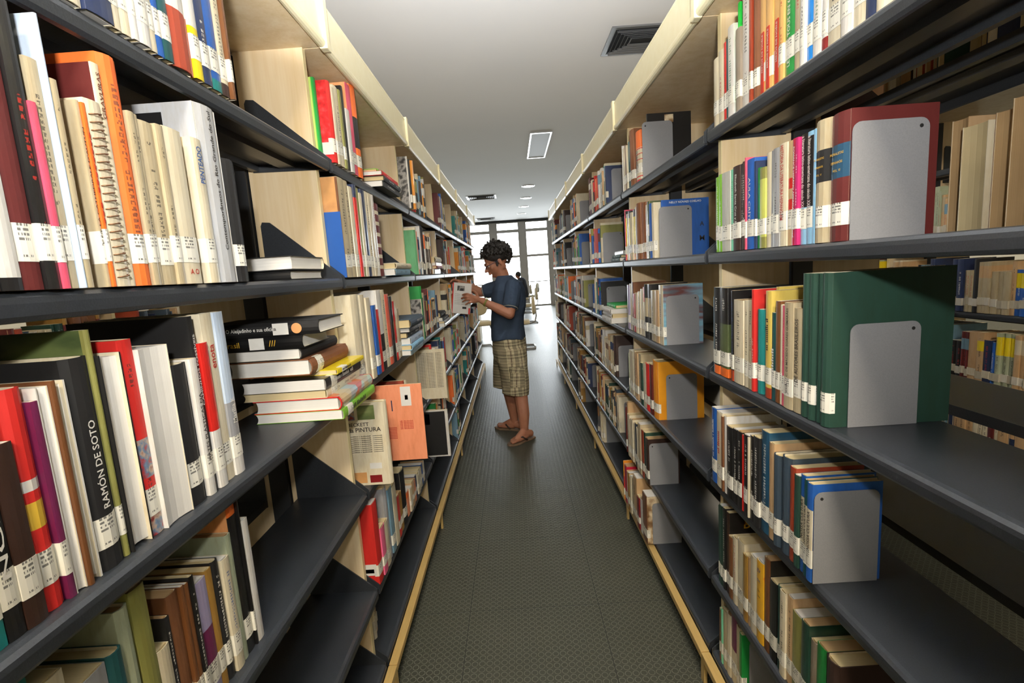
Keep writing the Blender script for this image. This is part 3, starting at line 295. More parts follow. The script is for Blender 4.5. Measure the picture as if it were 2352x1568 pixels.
L(nt, f_.outputs[0], m_.inputs[0]); L(nt, t_.outputs[0], m_.inputs[1]); L(nt, g_.outputs[0], m_.inputs[2]); L(nt, m_.outputs[0], o_.inputs[0])
CEILZ, WY, BY, WX = 3.0, 17.36, -3.2, 8.0
tag(MB().box(-WX, BY, -.12, WX, WY+.3, 0).build('floor', FLOOR), kind='structure')
tag(MB().box(-WX, BY, CEILZ, WX, WY+.3, CEILZ+.15).build('ceiling', CEIL), kind='structure')
tag(MB().box(-WX-.15, BY, 0, -WX, WY+.3, CEILZ).build('wall_left', WALL), kind='structure')
tag(MB().box(WX, BY, 0, WX+.15, WY+.3, CEILZ).build('wall_right', WALL), kind='structure')
tag(MB().box(-WX, BY-.15, 0, WX, BY, CEILZ).build('wall_back', WALL), kind='structure')
tag(MB().box(-WX, WY-.06, 2.93, WX, WY+.12, 3.0).build('trim_1', POST), kind='structure', label='dark beam above the window wall')
k = 0; x = -7.58
while x < 7.5:
    k += 1; r_ = tag(empty('window_%d' % k, (x+.5, WY, 0)), kind='structure', label='tall metal framed window with a white daylight view')
    f = MB(); f.box(-.5-.1, -.05, 0, -.5+.1, .09, 2.93)
    if x+1 >= 7.4: f.box(.5-.1, -.05, 0, .5+.1, .09, 2.93)
    for z0, z1 in ((0, .05), (.84, .87), (1.72, 1.80), (2.58, 2.68), (2.9, 2.93)): f.box(-.4, -.02, z0, .4, .06, z1)
    f.box(-.4, -.035, 0, -.36, .07, 2.93); f.box(.36, -.035, 0, .4, .07, 2.93)
    f.build('window_frame', ALU, r_)
    MB().box(-.37, .015, .04, .37, .021, 2.91).build('window_pane', GLASS, r_)
    x += 1.0
# ------------------------------------------------------------------ ceiling fittings
DARKG, nt, b = mat('dark_vent_recess', hx('1c1d1f'), .7); VENT, nt, b = mat('grey_vent_metal', hx('7d7d7c'), .35, .5)
def vent(x, y, sx_, sy_, label, nlouv=5):
    t = empty('ceiling_vent', (x, y, CEILZ), label=label, cat='air vent')
    f = MB(); e = .035
    f.box(-sx_/2, -sy_/2, -.012, sx_/2, -sy_/2+e, 0); f.box(-sx_/2, sy_/2-e, -.012, sx_/2, sy_/2, 0); f.box(-sx_/2, -sy_/2+e, -.012, -sx_/2+e, sy_/2-e, 0); f.box(sx_/2-e, -sy_/2+e, -.012, sx_/2, sy_/2-e, 0)
    f.build('frame', VENT, t)
    MB().box(-sx_/2+e, -sy_/2+e, -.004, sx_/2-e, sy_/2-e, -.001).build('backing', DARKG, t)
    l = MB()
    for i in range(nlouv):
        a = e+.014+i*(min(sx_, sy_)/2-e-.05)/nlouv; X, Y = sx_/2-a, sy_/2-a; hgt = .022-.002*i
        for q in (((-X, -Y), (X, -Y), 'y'), ((-X, Y), (X, Y), 'y2'), ((-X, -Y), (-X, Y), 'x'), ((X, -Y), (X, Y), 'x2')):
            (x0, y0), (x1, y1), kd = q; s = .014
            off = {'y': (0, s), 'y2': (0, -s), 'x': (s, 0), 'x2': (-s, 0)}[kd]
            l.add([(x0, y0, -.004-hgt), (x1, y1, -.004-hgt), (x1+off[0], y1+off[1], -.006), (x0+off[0], y0+off[1], -.006),
                   (x0, y0, -.006-hgt), (x1, y1, -.006-hgt), (x1+off[0]*1.1, y1+off[1]*1.1, -.009), (x0+off[0]*1.1, y0+off[1]*1.1, -.009)], [(0, 1, 2, 3), (7, 6, 5, 4), (0, 4, 5, 1), (3, 2, 6, 7)])
    l.build('louvre', VENT, t)
vent(1.24, 4.15, .78, .49, 'large rectangular louvred air vent above the right bookcases, close to the camera')
vent(-.60, 11.68, .68, .56, 'small louvred air vent above the left bookcases, further down the aisle')
vent(-.76, 16.3, .62, .4, 'slim air vent close to the far windows')
CHROME, nt, b = mat('bright_metal_rim', hx('d8d8d8'), .22, .9); DIFF, nt, b = mat('unlit_diffuser', hx('9a9890'), .5)
t = empty('ceiling_light', (.482, 7.29, CEILZ), label='rectangular recessed ceiling light with bright metal rim, switched off', cat='ceiling light')
f = MB(); 
for q in ((-.14, -.72, -.12, .72), (.12, -.72, .14, .72), (-.12, -.72, .12, -.68), (-.12, .68, .12, .72)): f.box(q[0], q[1], -.015, q[2], q[3], 0)
f.box(-.128, -.69, -.012, .128, -.67, -.001); f.build('rim', CHROME, t)
MB().box(-.12, -.68, -.006, .12, .68, -.001).build('diffuser', DIFF, t)
LAMP = bpy.data.materials.new('lit_diffuser'); LAMP.use_nodes = True; bb = LAMP.node_tree.nodes['Principled BSDF']; bb.inputs['Emission Color'].default_value = (1, .96, .88, 1); bb.inputs['Emission Strength'].default_value = 6
GLOW = bpy.data.materials.new('dim_diffuser'); GLOW.use_nodes = True; bb = GLOW.node_tree.nodes['Principled BSDF']; bb.inputs['Emission Color'].default_value = (1, .93, .8, 1); bb.inputs['Emission Strength'].default_value = .8
for i, (x, y, lit) in enumerate(((.444, 10.6, 1), (.444, 12.28, 0), (.43, 13.9, 1), (.40, 15.55, 0))):
    t = empty('downlight', (x, y, CEILZ), label=('round lit downlight nearest the camera on the ceiling', 'round dim downlight just past the nearest lit one', 'round lit downlight, third along the ceiling row', 'round dim downlight closest to the windows')[i], cat='ceiling light', group='row of round ceiling downlights')
    n = 28; f = MB(); R1, R2 = .14, .105
    v = [(R1*math.cos(a), R1*math.sin(a), -.001) for a in [2*math.pi*j/n for j in range(n)]]+[(R1*.97*math.cos(a), R1*.97*math.sin(a), -.012) for a in [2*math.pi*j/n for j in range(n)]]+[(R2*math.cos(a), R2*math.sin(a), -.008) for a in [2*math.pi*j/n for j in range(n)]]
    f.add(v, [(j, (j+1) % n, n+(j+1) % n, n+j) for j in range(n)]+[(n+j, n+(j+1) % n, 2*n+(j+1) % n, 2*n+j) for j in range(n)]); f.build('rim', CHROME, t, smooth=True)
    g = MB(); g.add([(R2*math.cos(a), R2*math.sin(a), -.006) for a in [2*math.pi*j/n for j in range(n)]], [tuple(range(n))]); g.build('diffuser', LAMP if lit else GLOW, t)
# ------------------------------------------------------------------ bookcases (double sided bays, 1 m wide)
ZS = {1: 1.598, 2: 1.288, 3: .970, 4: .665, 5: .360, 6: .115}
D_PANEL, D_LIP = .21, .248
def shelf_mesh(s):
    pts = [(.045, 0), (.236, 0), (.243, -.0015), (.2472, -.006), (.248, -.012), (.247, -.024), (.2435, -.029), (.238, -.030), (.236, -.027), (.236, -.008), (.16, -.004), (.157, -.016), (.118, -.016), (.115, -.004), (.062, -.004), (.060, -.02), (.045, -.02)]
    m = MB(); m.prism([(s*a, z) for a, z in pts], 'y', .013, .987); return m
def bracket_mesh(s, e):
    m = MB()
    for y0 in ((.0095,) if e == 0 else (.987,)):
        m.prism([(s*a, z) for a, z in ((.246, -.026), (.246, .004), (.235, .014), (.07, .158), (.05, .16), (.045, .15), (.045, -.022))], 'y', y0, y0+.0035)
    return m
def make_bookcase(end_near=False):
    t = empty('bookcase')
    ys = [1.0]+([0.0] if end_near else [])
    for y in ys:
        for s in (-1, 1):
            m = MB(); m.box(s*.03, y-.0085, .0, s*(D_PANEL-.002), y+.0085, 1.876); m.box(s*(D_PANEL-.002), y-.009, 0, s*D_PANEL, y+.009, 1.876, 1); m.build('side_panel', [MAPLE, EDGE], t)
        MB().box(-.026, y-.02, 0, .026, y+.02, 1.87).build('upright_post', POST, t)
    for lv, z in ZS.items():
        for s in (-1, 1):
            o = shelf_mesh(s).build('shelf', STEEL, t); o.location.z = z
            [bracket_mesh(s, e).build('bracket', STEEL, o) for e in (0, 1)]
    m = MB(); m.box(-.262, .002, 1.876, .262, .998, 1.893); m.build('canopy_board', MAPLE, t)
    for s in (-1, 1):
        m = MB(); m.box(s*.262, .004, 1.885, s*.267, .996, 1.985)
        for zc, rr in ((1.882, .012), (1.985, .007)):
            m.prism([(s*(.262)+rr*math.cos(a), zc+rr*math.sin(a)) for a in [2*math.pi*j/12 for j in range(12)]], 'y', .004, .996)
        m.build('fascia', CREAM, t)
        for y in ys:
            m = MB(); m.box(s*.256, y-.014, 1.868, s*.277, y+.014, 1.996); m.build('joint_strap', CREAM, t, bev=.003)
            m = MB(); m.box(s*.262, y-.012, 0, s*.272, y+.012, .088); m.build('foot', RAIL, t)
        m = MB(); m.box(s*.250, .002, .078, s*.276, .998, .100); m.build('base_rail', RAIL, t, bev=.0015)
        MB().box(s*.05, .01, .06, s*.25, .99, .078).build('plinth_board', HOLE, t)
    return t
caseA = make_bookcase(True); caseB = make_bookcase(False)
XL, XR, YL0, YR0 = -.71, .77, .36, .34
XC, XD = 2.2, -2.14
ordn = ['nearest', 'second', 'third', 'fourth', 'fifth', 'last']
used = set()
def place_case(x, y, first, label, group):
    src = caseA if first else caseB
    if src.name in used: o = copy_tree(src)
    else: o = src; used.add(src.name)
    o.location = (x, y, 0); tag(o, label, 'bookcase', group); return o
for i in range(6):
    place_case(XL, YL0+i, i == 0, 'maple and charcoal double sided bookcase, %s bay in the left row of the aisle' % ordn[i], 'bookcases left of the aisle')
    place_case(XR, YR0+i, i == 0, 'maple and charcoal double sided bookcase, %s bay in the right row of the aisle' % ordn[i], 'bookcases right of the aisle')
for i in range(3):
    place_case(XC, YR0+.3+i, i == 0, 'maple bookcase seen through the right row, %s bay of the next row' % ordn[i], 'bookcases of the next row')
for i in range(3):
    place_case(XD, YL0+i, i == 0, 'maple bookcase glimpsed through the left row, %s bay of the next row' % ordn[i], 'bookcases of the next row on the left')
# ------------------------------------------------------------------ books
def cover_geo(t, h, d, col, ink, bands, cov, hb, soft=0):
    """returns verts, faces, facecols, faceinks, uvs, artflag. local: spine out +X at x=0, thickness Y centred, Z up"""
    th = .0022 if hb else .0011
    bow = min(t*.22, .007) if hb else min(t*.08, .002)
    n = 4; half = t/2
    out = [(-d, -half)]+[(-.006 if hb else -.003, -half)]
    for i in range(n+1):
        a = -1+2*i/n; out.append((-bow*(a*a), half*a*.985))
    out += [(-.006 if hb else -.003, half), (-d, half)]
    inn = []
    for i, (x, y) in enumerate(out):
        if i in (0,): inn.append((x, y+th))
        elif i == len(out)-1: inn.append((x, y-th))
        elif abs(y) > half*.9: inn.append((x-th if 1 < i < len(out)-2 else x, y+th if y < 0 else y-th))
        else: inn.append((x-th, y))
    zs = sorted({0.0, 1.0} | {q for bnd in bands for q in bnd[:2]})
    K = len(out); V = []; F = []; C = []; I = []; U = []; A = []
    for z in zs:
        V += [(x, y, z*h) for x, y in out]; V += [(x, y, z*h) for x, y in inn]
    def bcol(zm):
        for a, b_, c in bands:
            if a <= zm <= b_: return c
        return col
    ys = [q[1] for q in out]
    for j in range(len(zs)-1):
        o0, o1 = j*2*K, (j+1)*2*K; zm = (zs[j]+zs[j+1])/2; bc = bcol(zm); arts = isinstance(bc, str) and bc in ART
        bcv = PAL.get(bc, PAL['cream']) if isinstance(bc, str) else bc
        for i in range(K-1):
            board = i == 0 or i == K-2
            F.append((o0+i, o0+i+1, o1+i+1, o1+i)); 
            if board:
                cc = cov if cov is not None else bc
                isart = isinstance(cc, str) and cc in ART
                C.append(PAL.get(cc, PAL['cream']) if isinstance(cc, str) else cc); I.append(C[-1]); U.append([(0, 0)]*4); A.append(cc if isart else None)
            else:
                C.append(bcv); I.append(ink if (ink and bc == col) else bcv)
                ua, ub = (ys[i]/t+.5)*.96+.02, (ys[i+1]/t+.5)*.96+.02
                U.append([(ua, zs[j]), (ub, zs[j]), (ub, zs[j+1]), (ua, zs[j+1])]); A.append(bc if arts else None)
            F.append((o0+K+i+1, o0+K+i, o1+K+i, o1+K+i+1)); C.append(PAL['cream']); I.append(C[-1]); U.append([(0, 0)]*4); A.append(None)
        for i, s in ((0, 1), (K-1, -1)):
            q = (o0+i, o1+i, o1+K+i, o0+K+i); F.append(q if s == 1 else q[::-1]); C.append(bcv); I.append(bcv); U.append([(0, 0)]*4); A.append(None)
    T = (len(zs)-1)*2*K
    for i in range(K-1):
        F.append((T+i, T+i+1, T+K+i+1, T+K+i)); F.append((i+1, i, K+i, K+i+1))
        for q in range(2):
            c = bcol(.999 if q == 0 else .001); c = PAL.get(c, PAL['cream']) if isinstance(c, str) else c
            C.append(c); I.append(c); U.append([(0, 0)]*4); A.append(None)
    return V, F, C, I, U, A
def build_col(name, V, F, C, I, U, A, m0, parent):
    me = bpy.data.meshes.new(name); me.from_pydata(V, [], F); mats = [m0]; me.materials.append(m0)
    mi = []
    for a in A:
        if a is None: mi.append(0)
        else:
            if ART[a] not in mats: mats.append(ART[a]); me.materials.append(ART[a])
            mi.append(mats.index(ART[a]))
    me.polygons.foreach_set('material_index', mi)
    ca = me.color_attributes.new('Col', 'FLOAT_COLOR', 'CORNER'); ia = me.color_attributes.new('Ink', 'FLOAT_COLOR', 'CORNER'); uv = me.uv_layers.new(name='UVMap')
    c1 = []; c2 = []; uu = []
    for f, c, i, u in zip(F, C, I, U):
        for k in range(len(f)):
            c1 += [*c, 1]; c2 += [*i, 1]; uu += list(u[k])
    ca.data.foreach_set('color', c1); ia.data.foreach_set('color', c2); uv.data.foreach_set('uv', uu)
    me.update(); o = bpy.data.objects.new(name, me); COL.objects.link(o)
    if parent: o.parent = parent
    return o
SIZEW = lambda h, t: ('tall ' if h > .235 else 'small ' if h < .18 else '')+('thick ' if t > .036 else 'thin ' if t < .014 else '')
CNAME = dict(cream='cream', beige='beige', white='white', paleblue='pale blue', navy='navy', teal='teal', darkteal='dark teal', blue='blue', brightblue='bright blue', lightblue='light blue', steelblue='grey blue', petrol='dark blue', slate='slate blue', black='black', maroon='maroon', brown='brown', darkbrown='dark brown', leather='brown leather', pink='pink', hotpink='bright pink', magenta='magenta', crimson='crimson', red='red', darkred='dark red', rust='rust', coral='coral', salmon='salmon', orange='orange', amber='amber', yellow='yellow', gold='gold', ochre='ochre', olive='olive', sage='sage', moss='moss green', green='green', brightgreen='bright green', lime='lime green', mint='mint', yellowgreen='yellow green', bottle='bottle green', grey='grey', palegrey='pale grey', silver='silver', taupe='taupe', tan='tan', sand='sand yellow', peach='peach', lilac='lilac', plum='plum', yellowcream='pale yellow', sg='green')
def make_book(loc, rotz, t, h, d, col, o, label, group, lying=False, lean=0, seed=0):
    rnd_ = random.Random(seed)
    rot = (-math.pi/2, 0, rotz) if lying else (lean, 0, rotz)
    if lying: loc = (loc[0], loc[1], loc[2]+t/2)
    root = empty('book', loc, rot, label=label, cat='book', group=group)
    hb = o.get('hb', 0); ink = INK.get(o['ink']) if 'ink' in o else None; bands = [tuple(q) for q in o.get('bands', [])]
    if o.get('hlines'): bands = [(.66, 1, 'orange'), (.63, .65, 'red'), (.53, .545, 'red'), (.42, .435, 'red'), (.31, .325, 'red'), (.0, .03, 'red'), (.08, .1, 'red')]
    if 'redstrip' in o: bands = []
    sp = 1
    fo = Matrix.Translation((-d, 0, 0)) @ Matrix.Rotation(math.pi, 4, 'Z') if o.get('fore') else Matrix.Identity(4)
    V, F, C, I, U, A = cover_geo(t, h, d, col, ink, bands, o.get('cov'), hb)
    # the covers of a book put in back to front open towards the aisle
    V = [tuple(fo @ Vector(q)) for q in V]
    cv = build_col('cover', V, F, C, I, U, A, CLOTH if (hb and not o.get('gl')) or rnd_.random() < .25 else GLOSSY, root)
    e = .004 if hb else .0006; th = .0022 if hb else .0011
    pm = PAGES[o['pg']] if 'pg' in o else (PAGES[0] if o.get('fore') or (hb and col in ('black', 'white', 'silver', 'red')) else PAGES[rnd_.choice((0, 1, 1, 2))])
    m = MB(); hw = t/2-th
    bw_ = (min(t*.22, .007) if hb else min(t*.08, .002))+.0035; prof = [(-d+e+.0005, -hw), (-bw_, -hw), (-bw_, hw), (-d+e+.0005, hw), (-d+e+.003, hw*.5), (-d+e+.004, 0), (-d+e+.003, -hw*.5)]
    prof = [tuple((fo @ Vector((a, b_, 0)))[:2]) for a, b_ in prof]
    m.prism(prof, 'z', e, h-e); m.build('page_block', pm, root)
    if not o.get('nl') and not o.get('fore'):
        bow = min(t*.22, .007) if hb else min(t*.08, .002); z0 = o.get('lz', .028+rnd_.uniform(-.003, .003)); lh = min(.036, h*.2)
        half = t/2; wr = min(.014, d*.12); n = 4; out = [(-wr, -half-.0004)]+[(-bow*(a*a)+.0006, half*a) for a in [-1+2*i/n for i in range(n+1)]]+[(-wr, half+.0004)]
        vv = [(x, y, z) for z in (z0, z0+lh) for x, y in out]; K = len(out); ff = [(i, i+1, K+i+1, K+i) for i in range(K-1)]
        me = bpy.data.meshes.new('call_number_label'); me.from_pydata(vv, [], ff); me.materials.append(TAPE); uv = me.uv_layers.new(name='UVMap'); uu = []
        for f in ff:
            for k in f:
                x, y, z = vv[k]; uu += [min(max(y/t+.5, 0), 1) if abs(x) < wr*.9 else 0, (z-z0)/lh]
        uv.data.foreach_set('uv', uu); ob = bpy.data.objects.new('call_number_label', me); COL.objects.link(ob); ob.parent = root
        so = ob.modifiers.new('tape', 'SOLIDIFY'); so.thickness = .0003
    X = .0012
    if 'title' in o:
        s, c, fr, cz, dr = o['title']
        if dr == 'up': add_text(root, s, (X, 0, cz*h), (0, 0, 1), (0, -1, 0), fr*h, c, hmax=min(t*.5, .011), name='spine_title')
        elif dr == 'down': add_text(root, s, (X, 0, cz*h), (0, 0, -1), (0, 1, 0), fr*h, c, hmax=min(t*.5, .011), name='spine_title')
        else: add_text(root, s, (X, 0, cz*h), (0, 1, 0), (0, 0, 1), t*.5, c, name='spine_title')
    if 'redstrip' in o:
        m = MB(); m.box(-.001, -t*.2, h*.02, .0011, t*.2, h*.5); m.build('red_title_strip', RED_STRIP, root)
        add_text(root, o['redstrip'], (.0016, 0, h*.33), (0, 0, 1), (0, -1, 0), h*.3, 'w', hmax=t*.22, name='spine_title')
    if 'htext' in o:
        for i, s in enumerate(o['htext']): add_text(root, s, (X, 0, h*(.69-i*.065)), (0, 1, 0), (0, 0, 1), t*(.72, .6, .4)[i], 'y', name='spine_title')
    for s, c, zf, wf in o.get('ht2', ()): add_text(root, s, (X, 0, h*zf), (0, 1, 0), (0, 0, 1), t*wf, c, name='spine_title')
    if o.get('hlines'):
        for i, s in enumerate(('CO', 'BE', 'DE', 'E')): add_text(root, s, (X, 0, h*(.585-i*.11)), (0, 1, 0), (0, 0, 1), t*(.36, .36, .36, .16)[i], 'k', name='spine_title')
    ys = -1 if rotz == 0 else 1   # the board that faces the camera
    if 'face' in o:     # lettering lines on the camera-facing board: (text,width,x,z,colour)
        for s, wd, fx_, fz_, c in o['face']:
            add_text(root, s, (fx_*-d, ys*(t/2+.0008), fz_*h), (-ys*1.0, 0, 0) if False else ((1, 0, 0) if ys == -1 else (-1, 0, 0)), (0, 0, 1), wd, c, name='cover_lettering')
    if 'plates' in o:   # printed patches on the camera-facing board: (x0,z0,x1,z1,material)
        for x0, z0, x1, z1, mm in o['plates']:
            m = MB(); m.box(-d*x0, ys*(t/2), h*z0, -d*x1, ys*(t/2+.0006), h*z1); m.build('printed_panel', ART.get(mm) or FLAT(mm), root)
    if o.get('wire'):
        m = MB(); z = .012
        while z < h-.01:
            m.tube([(.004*math.cos(a)-.004+.006*math.cos(a), .006*math.sin(a)*1.3, z+.0012*a) for a in [k*math.pi/5-math.pi*.9 for k in range(10)]], .0009, 5); z += .0086
        m.build('wire_spiral', WIRE, root, smooth=True)
    return root
TAPE_PLAIN, nt, b = mat('plain_white_tape', hx('e6e4dc'), .45); c = noise(nt, 60, 2, coords(nt)); L(nt, mixc(nt, c, hx('dedcd2'), hx('eeece6')), b.inputs['Base Color'])
RED_STRIP, nt, b = mat('red_printed_strip', PAL['red'], .4); c = noise(nt, 60, 2, coords(nt)); L(nt, mixc(nt, c, PAL['red'], PAL['rust']), b.inputs['Base Color'])
WIRE, nt, b = mat('bronze_wire', hx('7a5a42'), .35, .8)
_fl = {}
def FLAT(c):
    if c not in _fl:
        _fl[c], nt, b = mat('printed_'+c, PAL[c], .45); q = noise(nt, 40, 3, coords(nt)); L(nt, mixc(nt, q, PAL[c], tuple(x*.86 for x in PAL[c])), b.inputs['Base Color'])
    return _fl[c]
# ------------------------------------------------------------------ books standing on the near shelves (one by one)
SHELF = {1: 'top shelf', 2: 'second shelf', 3: 'third shelf', 4: 'fourth shelf', 5: 'fifth shelf', 6: 'bottom shelf'}
def oth(n): return '%d%s' % (n, 'th' if 10 < n % 100 < 14 else {1: 'st', 2: 'nd', 3: 'rd'}.get(n % 10, 'th'))
seed = 0
ENDS = {}
for side, bay, lev, X, rows in DATA:
    dirn = 1 if side == 'L' else -1
    for k, (y, t, h, d, xo, col, o) in enumerate(rows):
        seed += 1; rr = random.Random(seed)
        if isinstance(o, dict) and 'covtext' in o: o['face'] = [(o['covtext'][0], .06, .45, .93, 'y'), (o['covtext'][1], .06, .45, .86, 'y')]
        if o.get('ctext'): o['face'] = [('~7', .022, .35, .8-.05*q, 'w') for q in range(9)]; o['plates'] = [(.02, .1, .9, .25, 'white')]
        if o.get('barc'): o['plates'] = [(.05, .12, .95, .26, 'white'), (.1, .15, .4, .2, 'black')]
        if o.get('cpanel'): o['plates'] = [(.3, .3, .9, .95, 'black')]
        x = X + (-xo if side == 'L' else xo) + rr.uniform(-.003, .003)
        tt = ''
        if 'title' in o and o['title'][0][0] != '~': tt = ' titled '+' '.join(o['title'][0].split()[:2])
        elif o.get('fore'): tt = ' with its pages outward'
        elif o.get('wire'): tt = ' with wire spiral'
        elif 'bands' in o: tt = ' with '+CNAME.get(o['bands'][0][2], 'patterned')+' band'
        lab = '%s%s book%s, %s from %s end, %s, %s %s case' % (SIZEW(h, t) if not tt else '', CNAME[col], tt, oth(k+1), 'near' if side == 'L' else 'far', SHELF[lev], 'nearest' if bay == 0 else 'second', 'left' if side == 'L' else 'right')
        make_book((x, y+t/2, ZS[lev]+.0005), 0 if side == 'L' else math.pi, t-.0006, h, d, col if False else PAL[col], o, lab, 'books on the %s of the %s %s bookcase' % (SHELF[lev], 'nearest' if bay == 0 else 'second', 'left' if side == 'L' else 'right'), seed=seed)
    ENDS[(side, bay, lev)] = (rows[0][0], max(r_[0]+r_[1] for r_ in rows)) if side == 'L' else (min(r_[0] for r_ in rows), rows[0][0])
def single(x, y, z, t, h, d, col, label, group, rotz=0, lying=False, lean=0, **o):
    global seed
    seed += 1; return make_book((x, y, z), rotz, t, h, d, PAL[col], o, label, group, lying=lying, lean=lean, seed=seed)
HP = math.pi/2
G = 'books stacked flat on the third shelf'
z = .9705
for (x, y, t, h, d, col, rz, lab, o) in (
    (-.400, 1.075, .022, .25, .20, 'lime', 0, 'lime green book at the bottom of the big flat stack', dict(pg=0, title=('~14', 'k', .4, .45, 'up'))),
    (-.402, 1.075, .030, .25, .20, 'red', 0, 'book with colourful figures on its spine, above the lime green one', dict(pg=0, hb=1, bands=[(.02, .98, 'colourart')], nl=1)),
    (-.432, 1.075, .018, .235, .19, 'cream', 0, 'thin cream book in the big flat stack under the black ones', dict(pg=1, ink='k')),
    (-.430, 1.072, .026, .25, .19, 'black', 0, 'black book with white spine lettering low in the big flat stack', dict(pg=0, title=('~34', 'w', .6, .42, 'up'))),
    (-.418, 1.115, .011, .20, .15, 'yellow', 0, 'thin yellow book jutting from the flat stack under the tan brown one', dict(pg=1, title=('~13', 'k', .3, .3, 'up'))),
    (-.455, 1.070, .036, .24, .19, 'leather', 0, 'thick tan brown book in the middle of the big flat stack', dict(pg=0, hb=1, ink='n')),
    (-.475, 1.072, .026, .22, .18, 'black', 0, 'black hardback with plain spine on the thick tan brown book', dict(pg=0, hb=1, nl=1)),
    (-.70, 1.062, .030, .232, .16, 'black', -HP, 'black book with orange lettering, second from the top of the stack', dict(pg=0, hb=1, nl=1, gl=1)),
    (-.69, 1.060, .030, .262, .16, 'black', -HP, 'black book titled O Aleijadinho e sua oficina topping the flat stack', dict(pg=0, hb=1, nl=1, gl=1, title=('O Aleijadinho e sua oficina', 'w', .42, .44, 'up')))):
    rt = single(x, y, z, t, h, d, col, lab, G, rotz=rz, lying=True, **o)
    if rz:
        MB().box(.0002, -t*.42, h*(.62 if 'Alei' in lab else .5), .0012, t*.42, h*(.75 if 'Alei' in lab else .64)).build('call_number_label', TAPE_PLAIN, rt)
        if 'orange lettering' in lab:
            add_text(rt, 'o Brasil', (.0013, 0, h*.3), (0, 0, 1), (0, -1, 0), .05, 'y', name='spine_title'); add_text(rt, '///', (.0013, 0, h*.72), (0, 0, 1), (0, -1, 0), .016, 'y', name='spine_ornament')
        else:
            m = MB(); n_ = 20; m.add([(.0014, t*.38*math.cos(a), h*.82+t*.38*math.sin(a)) for a in [2*math.pi*j/n_ for j in range(n_)]], [tuple(range(n_))]); m.build('spine_emblem', FLAT('peach'), rt, fixn=False)
    z += t
G = 'black books lying on the second shelf'
single(-.665, 1.06, 1.2885, .020, .19, .19, 'black', 'lower thin black book lying flat beside the silver spine', G, lying=True, rotz=-HP, hb=1, nl=1, pg=0)
single(-.655, 1.055, 1.3095, .030, .19, .18, 'black', 'black hardback lying on top of the thin black book', G, lying=True, rotz=-HP, hb=1, nl=1, pg=0, fore=1)
def stack(x, y, z, spec, where, group, rotz=0):
    nm = ['bottom', 'second', 'third', 'fourth', 'fifth', 'sixth', 'seventh']
    for i, (t, h, d, col, dx, dy) in enumerate(spec):
        single(x+dx, y+dy, z, t, h, d, col, '%s book lying %s in the flat stack %s' % (CNAME[col], nm[i], where), group, lying=True, rotz=rotz, pg=i % 2, nl=1, hb=i % 2, ink='w' if sum(PAL[col]) < .8 else 'k'); z += t+.0004
R = math.pi
stack(-.43, 1.78, 1.5985, [(.02, .26, .19, 'black', 0, 0), (.018, .25, .18, 'black', .005, .01), (.014, .24, .18, 'red', .0, .0), (.012, .22, .17, 'lime', -.02, .02)], 'on the second left top shelf', 'books stacked flat on the second left top shelf')
stack(-.43, 1.84, 1.2885, [(.024, .26, .18, 'steelblue', 0, 0), (.022, .27, .19, 'cream', .005, 0)], 'beside the striped maroon book', 'pair of books lying beside a bookend')
stack(-.42, 1.93, .9705, [(.02, .25, .18, 'steelblue', 0, 0), (.022, .25, .18, 'lightblue', .006, 0), (.026, .25, .18, 'paleblue', 0, .01), (.022, .24, .17, 'black', -.008, 0), (.018, .24, .17, 'black', 0, .01), (.034, .26, .19, 'slate', .012, -.01)], 'on the second left third shelf', 'books stacked flat on the second left third shelf')
stack(-.44, 2.9, 1.2885, [(.03, .22, .17, 'white', -.01, 0), (.016, .22, .18, 'darkred', .005, 0), (.018, .22, .18, 'darkred', .0, .0), (.034, .24, .18, 'cream', 0, 0)], 'on the third left second shelf', 'books stacked flat on the third left second shelf')
stack(-.425, 2.95, .9705, [(.018, .26, .19, 'white', 0, 0), (.016, .25, .19, 'grey', .0, 0), (.02, .24, .18, 'black', -.01, .0), (.03, .22, .17, 'black', -.02, 0)], 'on the third left third shelf', 'books stacked flat on the third left third shelf')
stack(.49, 2.78, .9705, [(.026, .24, .2, 'white', 0, 0), (.026, .24, .2, 'white', .005, 0), (.022, .24, .2, 'white', .0, .0), (.018, .22, .17, 'green', .03, 0)], 'jutting out of the third right bookcase', 'white books stacked flat on the right', rotz=R)
stack(.53, 2.66, 1.2885, [(.016, .2, .17, 'bottle', 0, 0), (.014, .2, .17, 'bottle', .005, 0), (.02, .2, .15, 'white', .02, .0)], 'on the third right second shelf', 'books stacked flat on the third right second shelf', rotz=R)
# books turned with their covers to the aisle
rt = single(-.402, 1.425, .6655, .032, .255, .15, 'cream', 'white book titled Beckett e Pintura showing its printed back cover', 'books jutting from the fourth left shelf', pg=1, hb=1, nl=1,
    face=[('BECKETT', .062, .56, .745, 'k'), ('da PINTURA', .098, .45, .68, 'k')]+[('~40', .105, .46, .60-.024*i, 'k') for i in range(9)], plates=[(.62, .8, .93, .97, 'mosaic'), (.22, .8, .56, .97, 'mossart'), (.5, .03, .88, .16, 'oldbrown'), (.2, .03, .44, .12, 'darkred'), (.18, .2, .42, .27, 'white')])
single(-.328, 1.60, .6655, .006, .262, .17, 'salmon', 'salmon booklet sticking far out of the fourth shelf, printed cover forward', 'books jutting from the fourth left shelf', nl=1, pg=1, cov='salmon',
    plates=[(.22, .72, .42, .97, 'white'), (.28, .8, .34, .86, 'black'), (.6, .66, .62, .8, 'navy')], face=[('~12', .05, .7, .3+.02*i, 'r') for i in range(8)]+[('~14', .045, .35, .42+.02*i, 'r') for i in range(6)])
single(-.365, 2.42, .6655, .02, .25, .16, 'cream', 'cream book with a long printed text on its cover, fourth shelf', 'books jutting from the fourth left shelf', nl=1, pg=1, face=[('~38', .13, .5, .93-.03*i, 'k') for i in range(24)])
